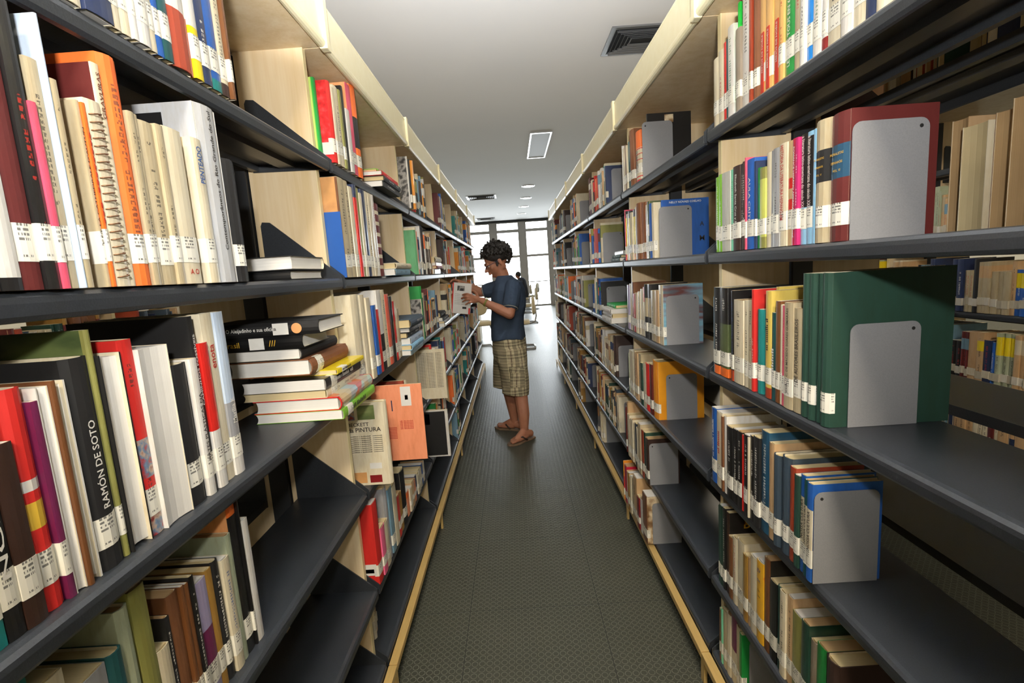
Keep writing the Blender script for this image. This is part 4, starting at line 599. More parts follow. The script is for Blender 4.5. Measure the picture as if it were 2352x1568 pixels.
single(-.375, 2.42, .3605, .014, .245, .15, 'white', 'white edged book with black front cover and label, fifth shelf', 'books jutting from the fourth left shelf', nl=1, plates=[(.1, .03, .95, .97, 'black'), (.62, .7, .85, .93, 'white')])
for i, (t, h, col, lean) in enumerate(((.02, .19, 'darkbrown', 0), (.016, .17, 'rust', 0), (.014, .2, 'cream', -.1), (.02, .16, 'white', 0), (.02, .21, 'darkred', .0), (.02, .2, 'black', 0), (.018, .21, 'rust', 0), (.022, .2, 'cream', 0))):
    single(-.46, 1.66+i*.042, .6655, t, h, .14, col, '%s %s book standing past the salmon booklet, fourth shelf' % (oth(i+1), CNAME[col]), 'books behind the salmon booklet', hb=i % 2)
single(-.455, 2.385, 1.5985, .012, .235, .17, 'white', 'book with a black and white sculpture photo on its cover, third left top shelf', 'first books of the third left bookcase', nl=1, hb=1, cov='bwart')
single(-.450, 2.408, 1.5985, .018, .225, .17, 'black', 'black book behind the sculpture photo cover, third left top shelf', 'first books of the third left bookcase')
single(-.440, 2.435, 1.5985, .024, .225, .17, 'amber', 'amber orange book two along from the sculpture cover, top shelf', 'first books of the third left bookcase')
single(-.450, 2.392, 1.2885, .026, .21, .17, 'sg', 'green cloth book standing first on the third left second shelf', 'first books of the third left bookcase', nl=1, hb=1)
single(-.452, 2.420, 1.2885, .022, .225, .17, 'cream', 'cream book right after the green cloth one, third left second shelf', 'first books of the third left bookcase')
single(-.450, 2.385, .9705, .010, .20, .17, 'cream', 'book with leafy line drawing cover, third left third shelf', 'first books of the third left bookcase', nl=1, cov='bwart')
single(-.450, 2.410, .9705, .030, .262, .18, 'green', 'tall green hardback standing among others, third left third shelf', 'first books of the third left bookcase', nl=1, hb=1)
# ------------------------------------------------------------------ bookends
def bookend_mesh(w=.118, h=.172, r_=.014):
    m = MB(); pts = [(0, 0), (w, 0)]
    for cx, cy, a0 in ((w-r_, h-r_, 0), (r_, h-r_, math.pi/2)):
        for k in range(6): a = a0+k*math.pi/10; pts.append((cx+r_*math.cos(a), cy+r_*math.sin(a)))
    m.prism(pts, 'y', -.0006, .0006); m.box(.01, 0, 0, w-.01, .1, .001); return m
be = empty('bookend'); bookend_mesh().build('plate', GREYM, be)
hm = MB(); n_ = 14; hm.add([(.105+.0028*math.cos(a), y, .16+.0028*math.sin(a)) for y in (-.0012, .0012) for a in [2*math.pi*j/n_ for j in range(n_)]], [tuple(range(n_)), tuple(range(2*n_-1, n_-1, -1))]+[(j, (j+1) % n_, n_+(j+1) % n_, n_+j) for j in range(n_)])
hm.build('hole', HOLE, be)
beu = []
def bookend(x, y, z, label, group='grey metal bookends', flip=False, sz=1.0):
    o = be if not beu else copy_tree(be); beu.append(1)
    o.location = (x+(.118 if flip else 0), y, z+.0005); o.scale = (-1 if flip else 1, 1, sz); tag(o, label, 'bookend', group)
for bay, lev, x in ((0, 2, .536), (0, 3, .56), (0, 4, .518), (1, 1, .535), (1, 2, .54), (1, 3, .545), (1, 4, .56), (1, 5, .512), (1, 6, .51)):
    y0 = ENDS[('R', bay, lev)][0]
    bookend(x, y0-(.030 if (bay, lev) in ((1, 1), (1, 2)) else .003), ZS[lev], 'grey metal bookend on the %s of the %s right bookcase' % (SHELF[lev], ordn[bay]), sz=1.22 if lev == 1 else 1.04, flip=lev in (1, 4, 5) and bay == 1 or (bay, lev) == (0, 4))
bookend(.55, ENDS[('R', 0, 1)][0]-.003, ZS[1], 'grey metal bookend on the top shelf of the nearest right bookcase')
bookend(.55, ENDS[('R', 0, 6)][0]-.003, ZS[6], 'grey metal bookend on the bottom shelf of the nearest right bookcase')
bookend(-.59, ENDS[('L', 1, 2)][1]+.004, ZS[2], 'grey metal bookend edge on beside the striped maroon book')
single(.555, ENDS[('R', 1, 1)][0]-.022, 1.5985, .012, .24, .17, 'black', 'black album with its photo cover behind a bookend, second right top shelf', 'albums behind bookends', rotz=R, nl=1, plates=[(.4, .85, .6, .97, 'photoart')])
single(.552, ENDS[('R', 1, 2)][0]-.017, 1.2885, .013, .203, .17, 'blue', 'blue book by Nelly Novaes Coelho behind a bookend, second right case', 'albums behind bookends', rotz=R, nl=1, face=[('NELLY NOVAES COELHO', .115, .5, .95, 'w'), ('A', .016, .85, .55, 'k'), ('M', .018, .85, .3, 'k')])
# ------------------------------------------------------------------ the hundreds of remaining books: far bays, rear faces, next row
SV, SF, SC, SI, SU, SA = [], [], [], [], [], []
def mass_book(M4, t, h, d, col, ink, bands, hb, k, label=True, cov=None):
    V, F, C, I, U, A = cover_geo(t, h, d, col, ink, bands, cov, hb)
    base = len(SV); SV.extend([tuple(M4 @ Vector(q)) for q in V]); SF.extend([tuple(i+base for i in f) for f in F]); SC.extend(C); SI.extend(I)
    SU.extend([[(a, b_+k) for a, b_ in u] for u in U]); SA.extend(A)
    e = .003 if hb else .0006; hw = t/2-(.0023 if hb else .0012)
    pc = random.Random(k).choice((hx('e6e2d6'), hx('cdb98c'), hx('b08f66'), hx('d8c9a0')))
    m = MB(); m.box(-d+e, -hw, e, -.004, hw, h-e)
    if label:
        half = t/2; zj = random.Random(k+9).uniform(-.004, .006); m.box(-.012, -half-.0004, .028+zj, .0008, half+.0004, .060+zj)
    base = len(SV); SV.extend([tuple(M4 @ Vector(q)) for q in m.v]); SF.extend([tuple(i+base for i in f) for f in m.f])
    for i, f in enumerate(m.f):
        c = pc if i < 6 else random.Random(k+5).choice((hx('d4cfbe'), hx('c4bfae'), hx('dcdad2'), hx('b8b2a0'))); SC.append(c); SI.append(c); SU.append([(0, 0)]*4); SA.append(None)
LPAL = ['cream', 'white', 'beige', 'black', 'maroon', 'navy', 'teal', 'green', 'white', 'cream', 'darkbrown', 'orange', 'red', 'steelblue', 'tan', 'olive', 'blue', 'amber']
DPAL = ['cream', 'tan', 'beige', 'brown', 'darkbrown', 'maroon', 'bottle', 'cream', 'slate', 'ochre', 'navy', 'tan', 'rust', 'white']
cnt = 0
def mass_row(xc, s, y0, y1, lev, pal, hlo=.17, hhi=.25, fromfar=False, rec=0, sd=0):
    """s=+1 spine towards +x of a bookcase centred on xc"""
    global cnt
    rr = random.Random(sd*97+lev*13+int(y0*100)+int(xc*10)); y = y1 if fromfar else y0
    while True:
        t = rr.choice((.012, .018, .022, .03, .026, .04, .016)); n_ = rr.choice((1, 1, 1, 2, 3)); h = rr.uniform(hlo, hhi); c = rr.choice(pal); hb = rr.random() < .35; d = rr.uniform(.12, .17)
        bands = [] if rr.random() < .6 else [(rr.uniform(.6, .7), rr.uniform(.78, .99), rr.choice(pal))]; ink = rr.choice((None, INK['w'], INK['r'])) if sum(PAL[c]) < .9 else rr.choice((INK['k'], INK['k'], INK['r'], None))
        for _ in range(n_):
            if (not fromfar and y+t > y1) or (fromfar and y-t < y0): return y
            yc = y+t/2 if not fromfar else y-t/2
            M4 = Matrix.Translation((xc+s*(.245-rec+rr.uniform(-.006, .004)), yc, ZS[lev]+.0005)) @ Matrix.Rotation(0 if s == 1 else math.pi, 4, 'Z')
            mass_book(M4, t-.0006, h, d, PAL[c], ink, bands, hb, cnt); cnt += 1
            y = y+t if not fromfar else y-t
for bay in range(2, 6):
    for lev in range(1, 7):
        rr = random.Random(bay*10+lev); y0 = YL0+bay
        fl_ = rr.uniform(.35, .85) if lev < 6 else rr.choice((0, .25))
        if bay == 2 and lev in (2, 3): fl_ = .5
        ys_ = y0+.03 if bay != 2 else y0+.105
        if fl_: mass_row(XL, 1, ys_, ys_+fl_, lev, LPAL, sd=1)
        y0 = YR0+bay; fl_ = rr.uniform(.4, .75) if lev < 6 else rr.choice((.2, .35))
        if bay == 2 and lev in (2, 3): fl_ = .38
        ye = mass_row(XR, -1, y0+.98-fl_, y0+.98, lev, LPAL if lev < 4 else DPAL, .17, .235, True, sd=2)
        bookend(.54+rr.uniform(0, .02), ye-.004, ZS[lev], 'grey metal bookend on the %s of the %s right bookcase' % (SHELF[lev], ordn[bay]), flip=rr.random() < .4)
# rest of the second bay bottom shelves on the left
mass_row(XL, 1, YL0+1.03, YL0+1.16, 6, DPAL, .15, .18, rec=.06, sd=3)
for xc, s, k0, pal, bays in ((XL, -1, YL0, DPAL, 6), (XR, 1, YR0, DPAL, 6)):
    for bay in range(bays):
        for lev in range(1, 6):
            if xc > 0 and ((bay == 0 and lev == 2) or (bay < 2 and lev > 2)): continue
            rr = random.Random(bay*31+lev+(5 if xc > 0 else 0)); fl_ = rr.uniform(.45, .8); a = rr.uniform(0, .9-fl_)
            mass_row(xc, s, k0+bay+.03+a, k0+bay+.03+a+fl_, lev, pal, .17, .24, sd=4)
for bay in range(3):
    for lev in range(2, 6): mass_row(XC, -1, YR0+.3+bay+.03, YR0+.3+bay+.93, lev, ['cream', 'beige', 'tan', 'blue', 'cream', 'navy', 'sage', 'black', 'steelblue', 'tan', 'maroon', 'yellow'], .16, .24, sd=5)
for bay in range(3):
    for lev in range(1, 5): mass_row(XD, 1, YL0+bay+.03, YL0+bay+.93, lev, DPAL, .17, .24, sd=6)
o = build_col('distant_books', SV, SF, SC, SI, SU, SA, CLOTH, None)
tag(o, 'hundreds of mixed books filling the farther bays, the rear shelves and the next row', 'books', kind='stuff')
# fore-edges of the books on the rear face of the nearest right case
y = .42; rr = random.Random(3)
for i, (t, h, col, pg) in enumerate(((.03, .2, 'tan', 2), (.05, .19, 'brown', 2), (.035, .215, 'peach', 1), (.045, .21, 'tan', 2), (.03, .18, 'paleblue', 0), (.05, .2, 'tan', 2), (.022, .215, 'paleblue', 0), (.05, .2, 'brown', 2), (.04, .2, 'tan', 2), (.025, .19, 'rust', 2), (.05, .21, 'tan', 2), (.045, .2, 'brown', 2), (.05, .19, 'cream', 1), (.035, .21, 'tan', 2))):
    single(1.015-rr.uniform(0, .03), y+t/2, 1.2885, t-.001, h, .155, col, '%s %s book on the rear face, pages towards the aisle, nearest right case' % (oth(i+1), CNAME[col]), 'old books on the rear face of the nearest right case', nl=1, pg=pg); y += t
# ------------------------------------------------------------------ reading area furniture
SEATM, nt, b = mat('beige_upholstery', hx('b3a88c'), .7); c = noise(nt, 60, 3, coords(nt)); L(nt, mixc(nt, c, hx('aba084'), hx('bfb498')), b.inputs['Base Color'])
TUBE, nt, b = mat('grey_chair_tube', hx('8c8c8a'), .35, .6)
DESK, nt, b = mat('pale_desk_laminate', hx('c8c4b8'), .4); c = noise(nt, 20, 3, coords(nt)); L(nt, mixc(nt, c, hx('c0bcae'), hx('d0ccc0')), b.inputs['Base Color'])
DARKP, nt, b = mat('dark_plastic', hx('2a2a2c'), .5)
def oval_pad(cx, cz, w_, h_, t_, axis='x'):
    m = MB(); n = 20; rings = []
    for k, (s, off) in enumerate(((.82, -t_/2), (1, -t_*.25), (1, t_*.25), (.82, t_/2))):
        rings.append([(off, w_/2*s*math.copysign(abs(math.cos(a))**.7, math.cos(a)), h_/2*s*math.copysign(abs(math.sin(a))**.7, math.sin(a))) for a in [2*math.pi*j/n for j in range(n)]])
    v = [(cx+q[0], q[1], cz+q[2]) for r_ in rings for q in r_]
    f = [tuple(range(n-1, -1, -1)), tuple(range(3*n, 4*n))]+[(k*n+j, k*n+(j+1) % n, (k+1)*n+(j+1) % n, (k+1)*n+j) for k in range(3) for j in range(n)]
    return m.add(v, f)
def chair(x, y, rz, label):
    """sled base office chair, back rest on the +x side when rz=0"""
    t = empty('office_chair', (x, y, 0), (0, 0, rz), label=label, cat='chair', group='beige chairs in the reading area')
    pad = MB(); n = 24
    for_ = [(1, .40), (1.03, .42), (1.0, .455), (.9, .465)]
    v = []; 
    for s, z in for_: v += [(.21*s*math.copysign(abs(math.cos(a))**.6, math.cos(a)), .215*s*math.copysign(abs(math.sin(a))**.6, math.sin(a)), z) for a in [2*math.pi*j/n for j in range(n)]]
    pad.add(v, [tuple(range(n-1, -1, -1)), tuple(range(3*n, 4*n))]+[(k*n+j, k*n+(j+1) % n, (k+1)*n+(j+1) % n, (k+1)*n+j) for k in range(3) for j in range(n)])
    pad.build('seat', SEATM, t, smooth=True)
    oval_pad(.285, .69, .36, .30, .05).build('backrest', SEATM, t, smooth=True)
    MB().tube([(.05, 0, .40), (.22, 0, .395), (.30, 0, .43), (.325, 0, .52), (.315, 0, .70)], .012, 8).build('back_tube', TUBE, t, smooth=True)
    for s in (-1, 1): MB().tube([(-.16, s*.17, .40), (-.2, s*.2, .3), (-.2, s*.21, .05), (-.17, s*.21, .016), (.0, s*.21, .014), (.24, s*.21, .014), (.27, s*.19, .014)], .013, 8).build('leg', TUBE, t, smooth=True)
    MB().tube([(.27, -.19, .014), (.285, 0, .014), (.27, .19, .014)], .013, 8).build('base_bar', TUBE, t, smooth=True)
    return t
chair(.02, 8.1, 0, 'beige oval backed office chair nearest the standing person, half hidden by him')
chair(.25, 11.9, .05, 'beige office chair farther back with grey sled base beside a desk')
chair(.50, 15.9, -.3, 'beige office chair against the last window mullion')
chair(-.62, 8.3, math.pi*.55, 'beige office chair left of the standing person, seen under his arm')
def desk(x, y, w_, d_, label):
    t = empty('reading_desk', (x, y, 0), label=label, cat='desk')
    m = MB(); m.box(-w_/2, -d_/2, .70, w_/2, d_/2, .725); m.build('desk_top', DESK, t, bev=.004)
    for s in (-1, 1):
        m = MB(); m.box(s*(w_/2-.06)-.02, -.02, .03, s*(w_/2-.06)+.02, .02, .70); m.box(s*(w_/2-.06)-.025, -d_/2+.04, 0, s*(w_/2-.06)+.025, d_/2-.04, .035); m.build('leg', TUBE, t, bev=.003)
    return t
desk(-.42, 11.3, .95, .6, 'small pale reading desk behind the standing person')
desk(-.10, 15.1, .9, .6, 'pale reading desk with a reader, beside the windows')
t = empty('drawer_pedestal', (-.86, 9.2, 0), label='grey drawer pedestal on the floor left of the standing person', cat='pedestal')
m = MB(); m.box(-.2, -.25, .02, .2, .25, .58); m.build('body', DESK, t, bev=.004)
for i in range(3):
    m = MB(); m.box(-.19, -.262, .04+i*.18, .19, -.25, .205+i*.18); dr = m.build('drawer', DESK, t, bev=.002); MB().box(-.05, -.272, .12+i*.18, .05, -.262, .13+i*.18).build('handle', TUBE, dr)
# ------------------------------------------------------------------ people
def cap(bm, a, b_, ra, rb, seg=14):
    """rounded tapered limb segment as one closed hull"""
    a = Vector(a); b_ = Vector(b_); tmp = bmesh.new()
    for c, r_ in ((a, ra), (b_, rb)): bmesh.ops.create_icosphere(tmp, subdivisions=2, radius=r_, matrix=Matrix.Translation(c))
    bmesh.ops.convex_hull(tmp, input=tmp.verts[:], use_existing_faces=False)
    loose = [v for v in tmp.verts if not v.link_faces]; bmesh.ops.delete(tmp, geom=loose, context='VERTS')
    inner = [f for f in tmp.faces if False]
    me = bpy.data.meshes.new('tmp'); 
    # keep only hull faces
    hull = bmesh.new(); pts = [tuple(v.co) for v in tmp.verts]; tmp.free()
    vs = [hull.verts.new(q) for q in pts]; res = bmesh.ops.convex_hull(hull, input=vs)
    dele = [g for g in res['geom_interior'] if isinstance(g, bmesh.types.BMVert)]; bmesh.ops.delete(hull, geom=dele, context='VERTS')
    hull.to_mesh(me); hull.free(); bm.from_mesh(me); bpy.data.meshes.remove(me)
def ell(bm, c, r_, rot=None):
    M4 = Matrix.Translation(Vector(c)) @ (rot.to_4x4() if rot else Matrix.Identity(4)) @ Matrix.Diagonal((*r_, 1))
    bmesh.ops.create_icosphere(bm, subdivisions=3, radius=1, matrix=M4)
def chain(bm, pts, rs):
    for i in range(len(pts)-1): cap(bm, pts[i], pts[i+1], rs[i], rs[i+1])
def skin_obj(name, bm, m, parent, voxel, smooth=6, fac=.5):
    me = bpy.data.meshes.new(name+'_raw'); bm.to_mesh(me); bm.free(); o = bpy.data.objects.new(name, me); COL.objects.link(o)
    md = o.modifiers.new('r', 'REMESH'); md.mode = 'VOXEL'; md.voxel_size = voxel; md.use_smooth_shade = True
    if smooth: s = o.modifiers.new('s', 'SMOOTH'); s.iterations = smooth; s.factor = fac
    bpy.context.view_layer.update(); ev = o.evaluated_get(bpy.context.evaluated_depsgraph_get())
    nm = bpy.data.meshes.new_from_object(ev); nm.name = name; o.modifiers.clear(); o.data = nm; bpy.data.meshes.remove(me)
    nm.materials.clear(); nm.materials.append(m); nm.polygons.foreach_set('use_smooth', [True]*len(nm.polygons))
    o.parent = parent; return o
SKIN, nt, b = mat('tanned_skin', hx('8f5c40'), .55, 0, .4); c = noise(nt, 30, 4, coords(nt)); L(nt, mixc(nt, c, hx('936048'), hx('a8745a')), b.inputs['Base Color']); b.inputs['Subsurface Weight'].default_value = .06; b.inputs['Subsurface Radius'].default_value = (.02, .008, .004)
HAIR, nt, b = mat('black_curly_hair', hx('15120f'), .6); c = noise(nt, 160, 3, coords(nt)); L(nt, mixc(nt, c, hx('0c0a09'), hx('241d18')), b.inputs['Base Color']); bump(nt, b, c, .8, .004)
SHIRT, nt, b = mat('slate_blue_jersey', hx('2f3c4e'), .85, 0, .2); c = noise(nt, 220, 3, coords(nt)); c2 = noise(nt, 9, 3, coords(nt)); L(nt, mixc(nt, c, hx('2a3648'), hx('3b4858')), b.inputs['Base Color']); bump(nt, b, c2, .5, .02)
HEM, nt, b = mat('light_hem_piping', hx('a9a89c'), .8)
LEATH, nt, b = mat('brown_sandal_leather', hx('33241c'), .5)
SOLE, nt, b = mat('tan_sandal_sole', hx('6b5540'), .7)
PLAID, nt, b = mat('beige_plaid_cotton', hx('a08f6a'), .85, 0, .2)
oc = coords(nt); wob = noise(nt, 6, 2, oc); sp = N(nt, 'ShaderNodeSeparateXYZ'); L(nt, oc, sp.inputs[0])
def stripes(val, k, ph, wd): return math_(nt, 'LESS_THAN', math_(nt, 'ABSOLUTE', math_(nt, 'SUBTRACT', math_(nt, 'FRACT', math_(nt, 'ADD', math_(nt, 'MULTIPLY', val, k), ph)), .5)), wd)
hx_ = math_(nt, 'ADD', math_(nt, 'ADD', sp.outputs[0], math_(nt, 'MULTIPLY', sp.outputs[1], .8)), math_(nt, 'MULTIPLY', wob, .012)); hz_ = math_(nt, 'ADD', sp.outputs[2], math_(nt, 'MULTIPLY', wob, .02))
col = mixc(nt, 0.0, hx('b8ac8c'), hx('b8ac8c'))
for val, k, ph, wd, cc, a in ((hx_, 11, .1, .22, '55503f', .6), (hz_, 11, .3, .2, '5d5846', .55), (hx_, 11, .62, .05, '3f2a24', .7), (hz_, 11, .8, .045, '4a2f26', .7), (hx_, 22, .3, .04, 'd0c49c', .6), (hz_, 22, .1, .05, 'd6caa4', .6), (hz_, 44, .1, .07, '3c372c', .5)):
    col = mixc(nt, math_(nt, 'MULTIPLY', stripes(val, k, ph, wd), a), col, hx(cc))
L(nt, col, b.inputs['Base Color']); bump(nt, b, noise(nt, 14, 3, oc), .5, .015)
def foot(bm, heel, toe, z=.018):
    h = Vector((heel[0], heel[1], 0)); t_ = Vector((toe[0], toe[1], 0)); d = (t_-h).normalized(); s = Vector((-d.y, d.x, 0)); Ln = (t_-h).length
    cap(bm, h+d*.03+Vector((0, 0, z+.028)), h+d*.10+Vector((0, 0, z+.04)), .031, .032)
    cap(bm, h+d*.10+Vector((0, 0, z+.045)), h+d*Ln*.68+Vector((0, 0, z+.02)), .032, .022)
    cap(bm, h+d*.08+s*.012+Vector((0, 0, z+.02)), h+d*Ln*.70+s*.022+Vector((0, 0, z+.014)), .022, .017)
    cap(bm, h+d*.08-s*.010+Vector((0, 0, z+.02)), h+d*Ln*.72-s*.020+Vector((0, 0, z+.014)), .022, .016)
    return h, d, s, Ln
def toes(bm, h, d, s, Ln, side, z=.018):
    for i, (o_, l_, r_) in enumerate(((.026, .0, .0125), (.009, .0, .0095), (-.004, -.008, .009), (-.017, -.018, .0085), (-.029, -.03, .008))):
        a = h+d*(Ln*.72+l_*.6)+s*(o_*side)+Vector((0, 0, z+.014)); b_ = h+d*(Ln+l_-.012)+s*(o_*side*1.08)+Vector((0, 0, z+.010)); cap(bm, a, b_, r_, r_)
P = empty('person', (-.04, 3.72, 0), label='young man in slate blue T-shirt and plaid shorts holding a book at the left shelves', cat='person')
off = Vector(P.location)
def W(*a): return tuple(Vector(a)-off)
bm = bmesh.new()
# trunk under the clothes
chain(bm, [W(-.065, 3.76, .80), W(-.055, 3.755, .95), W(-.05, 3.75, 1.08), W(-.055, 3.75, 1.15)], [.085, .08, .088, .07])
chain(bm, [W(-.070, 3.75, 1.17), W(-.078, 3.75, 1.25), W(-.100, 3.745, 1.31)], [.058, .052, .052])
# head: face towards -x, turned a little to the viewer and bent down
yaw_, pit_ = math.radians(14), math.radians(24)
F_ = Vector((-math.cos(yaw_)*math.cos(pit_), -math.sin(yaw_)*math.cos(pit_), -math.sin(pit_))); S_ = Vector((math.sin(yaw_), -math.cos(yaw_), 0)); U_ = S_.cross(F_)*-1
if U_.z < 0: U_ = -U_
HC = Vector((-.120, 3.745, 1.358))
RH = Matrix((F_, S_, U_)).transposed()
def H(f, s, u): return tuple(HC+F_*f+S_*s+U_*u-off)
ell(bm, H(-.012, 0, .022), (.092, .070, .082), RH)           # skull
ell(bm, H(.032, 0, -.030), (.056, .058, .070), RH)           # face
cap(bm, H(-.020, .040, -.055), H(.045, .012, -.090),   .029, .022); cap(bm, H(-.020, -.040, -.055), H(.045, -.012, -.090), .029, .022)   # jaw
ell(bm, H(.062, 0, -.092), (.017, .018, .015), RH)           # chin
cap(bm, H(.080, .03, .006), H(.080, -.03, .006), .012, .012)   # brow
cap(bm, H(.080, 0, -.008), H(.105, 0, -.036), .0085, .0115); ell(bm, H(.094, .011, -.040), (.009, .007, .007), RH); ell(bm, H(.094, -.011, -.040), (.009, .007, .007), RH)   # nose
for u_, r_ in ((-.060, .0062), (-.070, .0072)): cap(bm, H(.083, .017, u_), H(.090, 0, u_+.001), r_*.8, r_); cap(bm, H(.083, -.017, u_), H(.090, 0, u_+.001), r_*.8, r_)   # lips
for s in (-1, 1): ell(bm, H(.050, s*.044, -.030), (.022, .016, .020), RH); ell(bm, H(-.012, s*.072, -.012), (.016, .008, .027), RH); ell(bm, H(-.010, s*.070, -.032), (.008, .006, .010), RH)
# near (left) arm, bent, hand on the book
shN, elN, wrN = Vector((-.005, 3.625, 1.155)), Vector((-.040, 3.545, .968)), Vector((-.235, 3.575, 1.077))
chain(bm, [W(*shN), W(*(shN.lerp(elN, .5))), W(*elN)], [.050, .046, .038]); chain(bm, [W(*elN), W(*(elN.lerp(wrN, .35))), W(*wrN)], [.038, .038, .0235])
# palm and fingers spread over the back cover
pa = Vector((-.255, 3.582, 1.085)); pk = Vector((-.305, 3.588, 1.112)); pp = Vector((-.298, 3.590, 1.072))
chain(bm, [W(*wrN), W(*pa)], [.021, .020]); cap(bm, W(*pa), W(*pk), .019, .0135); cap(bm, W(*pa), W(*pp), .018, .0125); cap(bm, W(*pk), W(*pp), .0135, .0125)
def finger(pts, rs): chain(bm, [W(*q) for q in pts], rs)
finger([(-.305, 3.590, 1.118), (-.336, 3.574, 1.132), (-.358, 3.584, 1.131), (-.374, 3.597, 1.127)], [.0095, .0088, .0078, .007])
finger([(-.309, 3.590, 1.104), (-.342, 3.572, 1.113), (-.366, 3.583, 1.108), (-.383, 3.597, 1.102)], [.0095, .009, .008, .007])
finger([(-.307, 3.590, 1.088), (-.340, 3.573, 1.092), (-.362, 3.584, 1.085), (-.377, 3.597, 1.078)], [.0092, .0086, .0076, .0068])
finger([(-.299, 3.590, 1.071), (-.327, 3.576, 1.070), (-.345, 3.586, 1.062), (-.357, 3.597, 1.055)], [.0085, .0078, .007, .0062])
finger([(-.262, 3.588, 1.100), (-.272, 3.612, 1.128), (-.290, 3.634, 1.146), (-.309, 3.640, 1.154)], [.0125, .0105, .0095, .008])
# far (right) arm reaching up to the shelf books
shF, elF, wrF = Vector((-.105, 3.875, 1.155)), Vector((-.262, 3.90, 1.125)), Vector((-.385, 3.86, 1.200))
chain(bm, [W(*shF), W(*elF)], [.048, .038]); chain(bm, [W(*elF), W(*(elF.lerp(wrF, .35))), W(*wrF)], [.038, .036, .023])
cap(bm, W(*wrF), W(-.425, 3.835, 1.222), .020, .018)
for i, (yy, zz) in enumerate(((3.812, 1.236), (3.826, 1.232), (3.842, 1.226), (3.856, 1.218))):
    finger([(-.428, yy+.004, zz-.006), (-.452, yy-.010, zz+.004), (-.470, yy-.022, zz-.004), (-.482, yy-.030, zz-.016)], [.0095, .0088, .0078, .007])
finger([(-.412, 3.822, 1.208), (-.430, 3.800, 1.200), (-.446, 3.785, 1.196)], [.011, .0095, .008])
# legs
chain(bm, [W(-.055, 3.71, .72), W(-.025, 3.675, .46), W(.004, 3.655, .34), W(.014, 3.615, .20), W(.012, 3.60, .085), W(.012, 3.60, .06)], [.058, .052, .052, .047, .033, .031])
chain(bm, [W(-.075, 3.83, .72), W(-.115, 3.86, .46), W(-.095, 3.87, .34), W(-.072, 3.865, .20), W(-.062, 3.85, .085), W(-.060, 3.848, .06)], [.058, .052, .051, .046, .033, .031])
fn = foot(bm, W(.075, 3.63, 0), W(-.105, 3.485, 0)); toes(bm, *fn, 1)
ff = foot(bm, W(.000, 3.815, 0), W(-.215, 3.925, 0)); toes(bm, *ff, -1)
body = skin_obj('body', bm, SKIN, P, .0042, 5, .45)
# face details
EYEW, nt, b = mat('eye_white', hx('cfc8bf'), .3); IRIS, nt, b = mat('dark_iris', hx('1a100a'), .2)
for s in (-1, 1):
    e = bmesh.new(); ell(e, H(.068, s*.027, -.012), (.011, .0125, .0105), RH); me = bpy.data.meshes.new('eye'); e.to_mesh(me); e.free(); me.materials.append(EYEW); o = bpy.data.objects.new('eye', me); COL.objects.link(o); o.parent = P
    e = bmesh.new(); ell(e, H(.0775, s*.027, -.017), (.0025, .005, .005), RH); me = bpy.data.meshes.new('iris'); e.to_mesh(me); e.free(); me.materials.append(IRIS); o2 = bpy.data.objects.new('iris', me); COL.objects.link(o2); o2.parent = o
    m = MB(); m.tube([H(.078, s*.014, .012), H(.084, s*.026, .017), H(.078, s*.042, .010)], [.002, .0032, .0015], 6); m.build('eyebrow', HAIR, P, smooth=True)
GLASSM, nt, b = mat('dark_blue_spectacle_frame', hx('20264a'), .3)
g = MB()
for s in (-1, 1):
    g.tube([H(.095, s*.030+.019*math.cos(a), -.010+.013*math.sin(a)) for a in [2*math.pi*j/16 for j in range(17)]], .0014, 6)
    g.tube([H(.093, s*.049, -.004), H(.060, s*.066, -.003), H(-.005, s*.076, .000), H(-.02, s*.074, -.010)], .0017, 6)
g.tube([H(.096, -.011, -.006), H(.099, 0, -.003), H(.096, .011, -.006)], .0014, 6); g.build('spectacles', GLASSM, P, smooth=True)
# curly hair
bm = bmesh.new(); ell(bm, H(-.026, 0, .044), (.100, .086, .086), RH); rr = random.Random(5)
for i in range(900):
    a = rr.uniform(0, 2*math.pi); z = rr.uniform(-.85, 1); rho = math.sqrt(1-z*z)
    fx, sx, ux = rho*math.cos(a), rho*math.sin(a), z
    if fx > .35 and ux < .22: continue
    if fx > .12 and ux < -.05: continue
    if abs(sx) > .45 and ux < -.12 and fx > -.45: continue
    if ux < -.42 and fx > -.3: continue
    if ux < -.6 and abs(sx) > .5: continue
    q = rr.uniform(.96, 1.20); c_ = H(-.026+.102*fx*q, .088*sx*q, .044+.092*ux*q+(-.01 if fx < -.3 else 0)); R0 = rr.uniform(.006, .0115)
    bmesh.ops.create_icosphere(bm, subdivisions=1, radius=R0, matrix=Matrix.Translation(c_))
for i in range(30):   # nape
    c_ = H(-.078+rr.uniform(-.012, .02), rr.uniform(-.05, .05), rr.uniform(-.055, .01)); bmesh.ops.create_icosphere(bm, subdivisions=1, radius=rr.uniform(.008, .012), matrix=Matrix.Translation(c_))
for s in (-1, 1):
    for i in range(10): bmesh.ops.create_icosphere(bm, subdivisions=1, radius=.008, matrix=Matrix.Translation(H(.012+rr.uniform(-.008, .008), s*.066, -.005-.003*i)))
skin_obj('hair', bm, HAIR, P, .0032, 1, .3)
